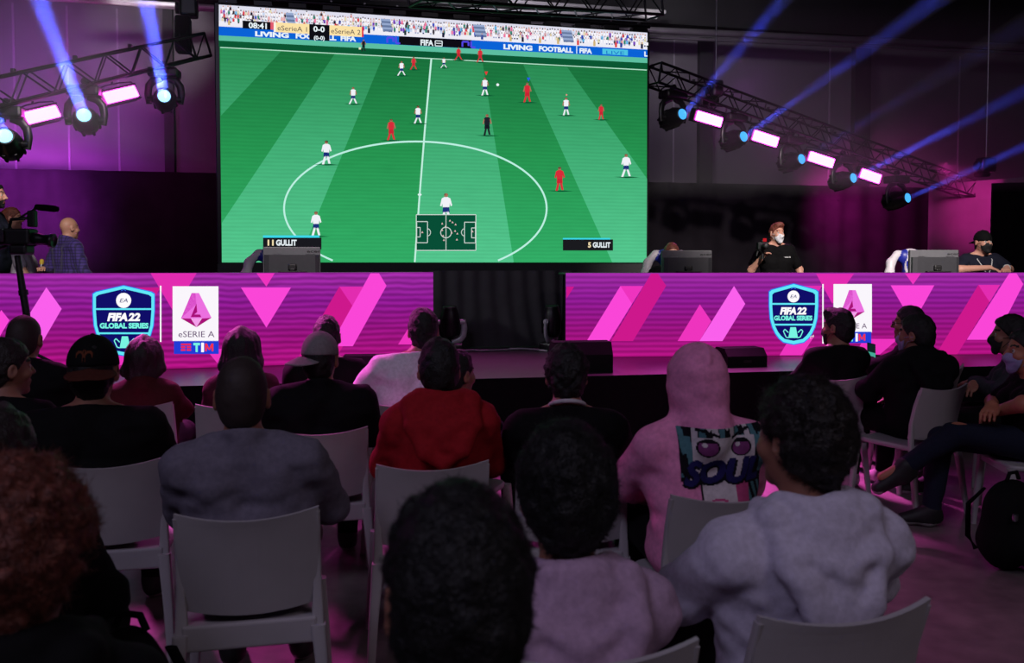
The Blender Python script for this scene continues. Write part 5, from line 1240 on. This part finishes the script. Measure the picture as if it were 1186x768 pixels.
cm = person('masked', 'man in white mask and black T-shirt holding a small camera', 900, 258, 10.95, PF, yaw=186, hy=10, hp=-.08, stand=True, hair='quiff', hcol=RED_HAIR, hthick=.012, mask=MASKW, skin=SKIN_PALE, tcol=BLK_T, sleeve='short', legs='stand', arms={1: ((.34, .06, 1.16), (.27, .24, 1.33)), -1: ((-.33, -.02, 1.17), (-.33, .10, .92))}, lean=.04, res=.009, fingers=True, sw=.195, bulk=1.05)
cp = person('cap', 'man in black cap worn backwards and black mask resting his arms on the desk', 1139, 266, 9.85, DECK, yaw=182, hy=6, hair='short', hthick=.006, mask=MASKB, cap=(BLK_T, True, BLK_T), skin=SKIN_PALE, tcol=NAVY_T, sleeve='short', arms={1: ((.29, .14, .855), (.06, .34, .875)), -1: ((-.28, .14, .855), (-.12, .36, .875))}, lean=.10, res=.009, fingers=True, sw=.2, bulk=1.05)
r_ = cp['root']; o = place_chair(r_.location.x, r_.location.y, math.degrees(r_.rotation_euler.z), 'chair behind the right desk under the man in the cap'); o.location.z = DECK
person('gamer', 'player behind the monitor nearest the screen, only the hair showing', 778, 281, 9.6, DECK, yaw=184, hair='short', hcol=RED_HAIR, hthick=.014, tcol=BLK_T, seatz=.42, skin=SKIN_PALE, arms={1: ((.28, .16, .62), (.12, .27, .64)), -1: ((-.28, .16, .62), (-.12, .27, .64))}, lean=.06)
tagm = fabric('print_white', (190, 190, 190)); TT, tw = in_text('Next Play')
def chest(u, v):
    return 0 if abs(v-.5) < .34 and (math.sin(u*37)+math.sin(u*61+2)) > -.5 else -1
decal(cm, 'chest_print', -.10, cm['S'][2]-.10, .075, .02, 26, 8, chest, [tagm], back=False)
# lanyard round the neck of the man in the cap, watch on his wrist
m = MB(); N, S = cp['N'], cp['S']
for sd in (-1, 1): m.tube([N+V3(sd*.072, .0, .02), N+V3(sd*.085, .09, -.06), N+V3(sd*.05, .135, -.14), N+V3(sd*.012, .15, -.22)], .006, tagm, 6)
m.build('lanyard', cp['root'])
e, wr = cp['A'][-1]; dv = (wr-e)/np.linalg.norm(wr-e); m = MB(); c = Vector(wr-dv*.03); q = Vector((0, 0, 1)).rotation_difference(Vector(dv)).to_matrix().to_4x4()
m.lathe([(.036, -.014), (.040, -.012), (.040, .012), (.036, .014)], tagm, Matrix.Translation(c) @ q, 16); m.build('wristwatch', cp['root'])
# microphone held by the bald man
def world(info, p): 
    r_ = info['root']; v = Vector(p); v.rotate(r_.rotation_euler); return r_.location+v
w = world(pl, pl['A'][-1][1]); m = MB(); q = Matrix.Translation(w+Vector((-.01, -.05, -.10))) @ Matrix.Rotation(-.25, 4, 'X')
MICB = mat('mic_body', (30, 30, 34), .3, .5)
r_ = empty('microphone', w+Vector((-.01, -.05, -.10)), 0, 'small handheld microphone in the bald man\'s hand behind his back', 'microphone')
m = MB(); m.lathe([(.001, 0), (.011, .002), (.015, .13), (.017, .15)], STEEL, Matrix.Rotation(-.25, 4, 'X'), 14); m.build('handle', r_)
m = MB(); m.lathe([(.017, .15), (.024, .165), (.025, .19), (.018, .21), (.001, .216)], mat('mic_foam', (200, 170, 60), .8), Matrix.Rotation(-.25, 4, 'X'), 14); m.build('head', r_)
# phone of the man in glasses
g = PEOPLE['glasses']; w = world(g, g['A'][-1][1]); r_ = empty('smartphone', w+Vector((-.01, -.06, .07)), .3, 'smartphone with a green lit screen held up between two spectators', 'phone')
m = MB(); M = Matrix.Rotation(-.35, 4, 'X') @ Matrix.Rotation(.25, 4, 'Y'); m.box((-.037, -.004, -.075), (.037, .004, .075), PLASTIC, .004, M); m.build('case', r_)
m = MB(); m.box((-.032, -.0055, -.068), (.032, -.004, -.0), emit((70, 170, 150)), 0, M); m.box((-.032, -.0055, .0), (.032, -.004, .066), emit((14, 34, 34)), 0, M); m.build('display', r_)
# small camera of the masked man
w = world(cm, cm['A'][1][1])+Vector((-.02, -.08, .13)); r_ = empty('handheld_camera', w, .1, 'small black camera with a red light held by the masked man', 'camera')
m = MB(); m.box((-.07, -.035, -.045), (.06, .035, .05), PLASTIC, .012); m.box((-.02, -.03, .05), (.03, .03, .075), PLASTIC, .008); m.build('body', r_)
m = MB(); m.lathe([(.001, .14), (.03, .14), (.038, .13), (.038, .03), (.034, .0)], BLACK, Matrix.Rotation(math.pi/2, 4, 'X'), 18); m.build('lens', r_)
m = MB(); m.box((-.012, -.042, .055), (.034, -.032, .095), emit((190, 30, 40)), .006); m.build('tally_light', r_)
m = MB(); m.tube([(0, 0, -.045), (.0, 0, -.16)], .018, BLACK, 10); m.tube([(-.05, .02, -.05), (-.07, .02, -.12)], .012, BLACK, 8); m.build('grip', r_)
# bags
def backpack(px, py, d, hgt, wid, lab, yaw=0.0):
    p = P(px, py, d); r_ = empty('backpack', (p.x, d, 0), yaw, lab, 'bag'); BG = fabric('black_bag_nylon', (12, 11, 13), sheen=0)
    f = Field(.010); a = wid/2; f.ell((0, 0, hgt*.5), (a, a*.72, hgt*.5), None, .03); f.cone((-a*.45, 0, .14), (a*.45, 0, .14), a*.55, k=.06); f.ell((0, -a*.62, hgt*.33), (a*.72, a*.34, hgt*.28), None, .03)
    f.noise = [(.012, (8, 8, 8), 3)]; f.cut((0, 0, .003), (0, 0, -1)); V, Q = f.mesh(); np_mesh('body', V, Q, [BG], r_)
    for sd in (-1, 1):
        m = MB(); m.tube([(sd*a*.45, a*.55, hgt*.86), (sd*a*.55, a*.95, hgt*.66), (sd*a*.6, a*.92, hgt*.3), (sd*a*.6, a*.66, .08)], .022, BG, 8, flat=.35); m.build('strap', r_)
    m = MB(); m.tube([(-.05, 0, hgt*.985), (-.03, 0, hgt+.03), (.03, 0, hgt+.03), (.05, 0, hgt*.985)], .010, BG, 8); m.build('handle', r_)
    m = MB(); m.box((-a*.86, -a*.62, hgt*.62), (-a*.70, -a*.5, hgt*.70), STEEL, .008); m.build('buckle', r_)
backpack(1172, 600, 4.36, .46, .36, 'bulky black bag with a shiny buckle on the floor at the right edge', .5)
backpack(152, 740, 2.25, .60, .28, 'black bag with rounded top beside the auburn curls', -.3)
# ------------------------------------------------------------ light
sc = bpy.context.scene
sc.view_settings.view_transform = 'Standard'; sc.view_settings.look = 'None'; sc.view_settings.exposure = 0; sc.view_settings.gamma = 1; sc.view_settings.use_curve_mapping = False
sc.cycles.use_denoising = True; sc.cycles.max_bounces = 6; sc.cycles.volume_bounces = 0; sc.cycles.sample_clamp_indirect = 4; sc.cycles.caustics_reflective = False; sc.cycles.caustics_refractive = False
w = bpy.data.worlds.new('hall_air'); sc.world = w; w.use_nodes = True; bg = w.node_tree.nodes['Background']; bg.inputs[0].default_value = (.5, .35, .7, 1); bg.inputs[1].default_value = .004
def spot(name, loc, tgt, energy, col, ang=60, blend=.7, soft=.25):
    L_ = bpy.data.lights.new(name, 'SPOT'); L_.energy = energy; L_.color = col; L_.spot_size = math.radians(ang); L_.spot_blend = blend; L_.shadow_soft_size = soft
    o = bpy.data.objects.new(name, L_); C.objects.link(o); o.location = loc; o.rotation_euler = (Vector(loc)-Vector(tgt)).to_track_quat('Z', 'Y').to_euler(); return o
def area(name, loc, tgt, energy, col, sx, sy):
    L_ = bpy.data.lights.new(name, 'AREA'); L_.shape = 'RECTANGLE'; L_.size = sx; L_.size_y = sy; L_.energy = energy; L_.color = col
    o = bpy.data.objects.new(name, L_); C.objects.link(o); o.location = loc; o.rotation_euler = (Vector(loc)-Vector(tgt)).to_track_quat('Z', 'Y').to_euler(); return o
# unseen dim fill lamps added above and behind the camera for the audience
area('house_fill', (-3, -2.6, 6.6), (-.4, 4.6, .6), 120, (.74, .68, 1.0), 3, 1.5)
area('house_fill', (5, -2.6, 6.6), (3, 4.6, .5), 66, (.95, .82, .95), 3, 1.5)
# magenta and violet fill spots added to tint the wall, drape and side flat
spot('wall_fill', P(-60, 60, 10.5), P(40, 130, 14), 900, (.48, .06, .82), 75, 1.0, .3)
spot('wall_fill', P(0, 222, 11.6), P(5, 250, 13.3), 1500, (.55, .05, .70), 95, 1.0, .3)
spot('wall_fill', P(985, 205, 15.0), P(1000, 246, 16.2), 480, (1, .04, .55), 100, 1.0, .2)
spot('wall_fill', P(860, 100, 12.5), P(880, 120, 16.3), 60, (.55, .12, .75), 110, 1.0, .3)
spot('wall_fill', P(1090, 190, 13.0), P(1134, 240, 14.5), 300, (1, .04, .5), 44, .9, .1)
spot('wall_fill', P(98, 118, 10.6), P(92, 150, 14), 150, (.95, .06, .62), 120, 1.0, .3)
spot('stage_wash', P(560, -70, 8.9), (-.4, 6.8, .63), 900, (1, .10, .72), 62, .8, .2)
# unseen white fill spots added for the crew, curtain folds and left monitor
spot('front_fill', (-1.5, 1.5, 6.2), P(50, 270, 9.9), 2600, (1, .90, .86), 17, .8, .2)
spot('front_fill', (3.5, 1.5, 6.2), P(945, 268, 10.4), 5200, (1, .90, .86), 30, .8, .2)
spot('front_fill', (-5.2, 4.6, 4.6), P(585, 350, 9.4), 280, (.92, .95, 1), 18, .8, .2)
spot('front_fill', (-1.2, 1.5, 6.2), P(330, 296, 8.0), 1500, (1, .92, .9), 9, .8, .1)
# magenta wash over the audience from the two trusses
spot('audience_wash', P(60, 60, 6.6), (-1.0, 4.9, 0), 1300, (1, .10, .66), 50, .9, .3)
spot('audience_wash', P(770, -70, 9.4), (1.9, 6.3, 0), 5200, (1, .12, .72), 26, .9, .3)

# pale fill lamps added under the roof to brighten back wall and pipes
area('roof_fill', (3.5, 9.5, 6.9), (4.5, 16, 5.0), 6, (.92, .88, 1), 6, .4)
spot('pipe_fill', P(170, -60, 11.8), P(175, 4, 13.3), 170, (1, .92, 1), 46, .6, .1)
spot('pipe_fill', P(760, -20, 13.3), P(820, 42, 15.7), 110, (1, .95, 1), 75, .8, .1)
spot('pipe_fill', P(600, -80, 11.3), P(620, 8, 13.6), 220, (.95, .88, 1), 100, .8, .1)
# thin haze hanging around the trusses
hz = bpy.data.materials.new('thin_haze'); hz.use_nodes = True; nt = hz.node_tree; nt.nodes.remove(nt.nodes['Principled BSDF'])
v = nt.nodes.new('ShaderNodeVolumeScatter'); v.inputs['Color'].default_value = (.95, .93, 1, 1); v.inputs['Density'].default_value = .09
nt.links.new(v.outputs[0], nt.nodes['Material Output'].inputs['Volume'])
hz2 = hz.copy(); hz2.node_tree.nodes['Volume Scatter'].inputs['Density'].default_value = .035
m = MB(); m.box((-7.5, 7.2, 2.7), (-3.45, 10.6, 5.4), hz); tag(m.build('haze'), 'thin haze around the left truss', 'haze', None, 'stuff')
m = MB(); m.box((1.95, 11.0, 2.6), (8.6, 14.6, 4.8), hz2); tag(m.build('haze'), 'thin haze around the right truss', 'haze', None, 'stuff')
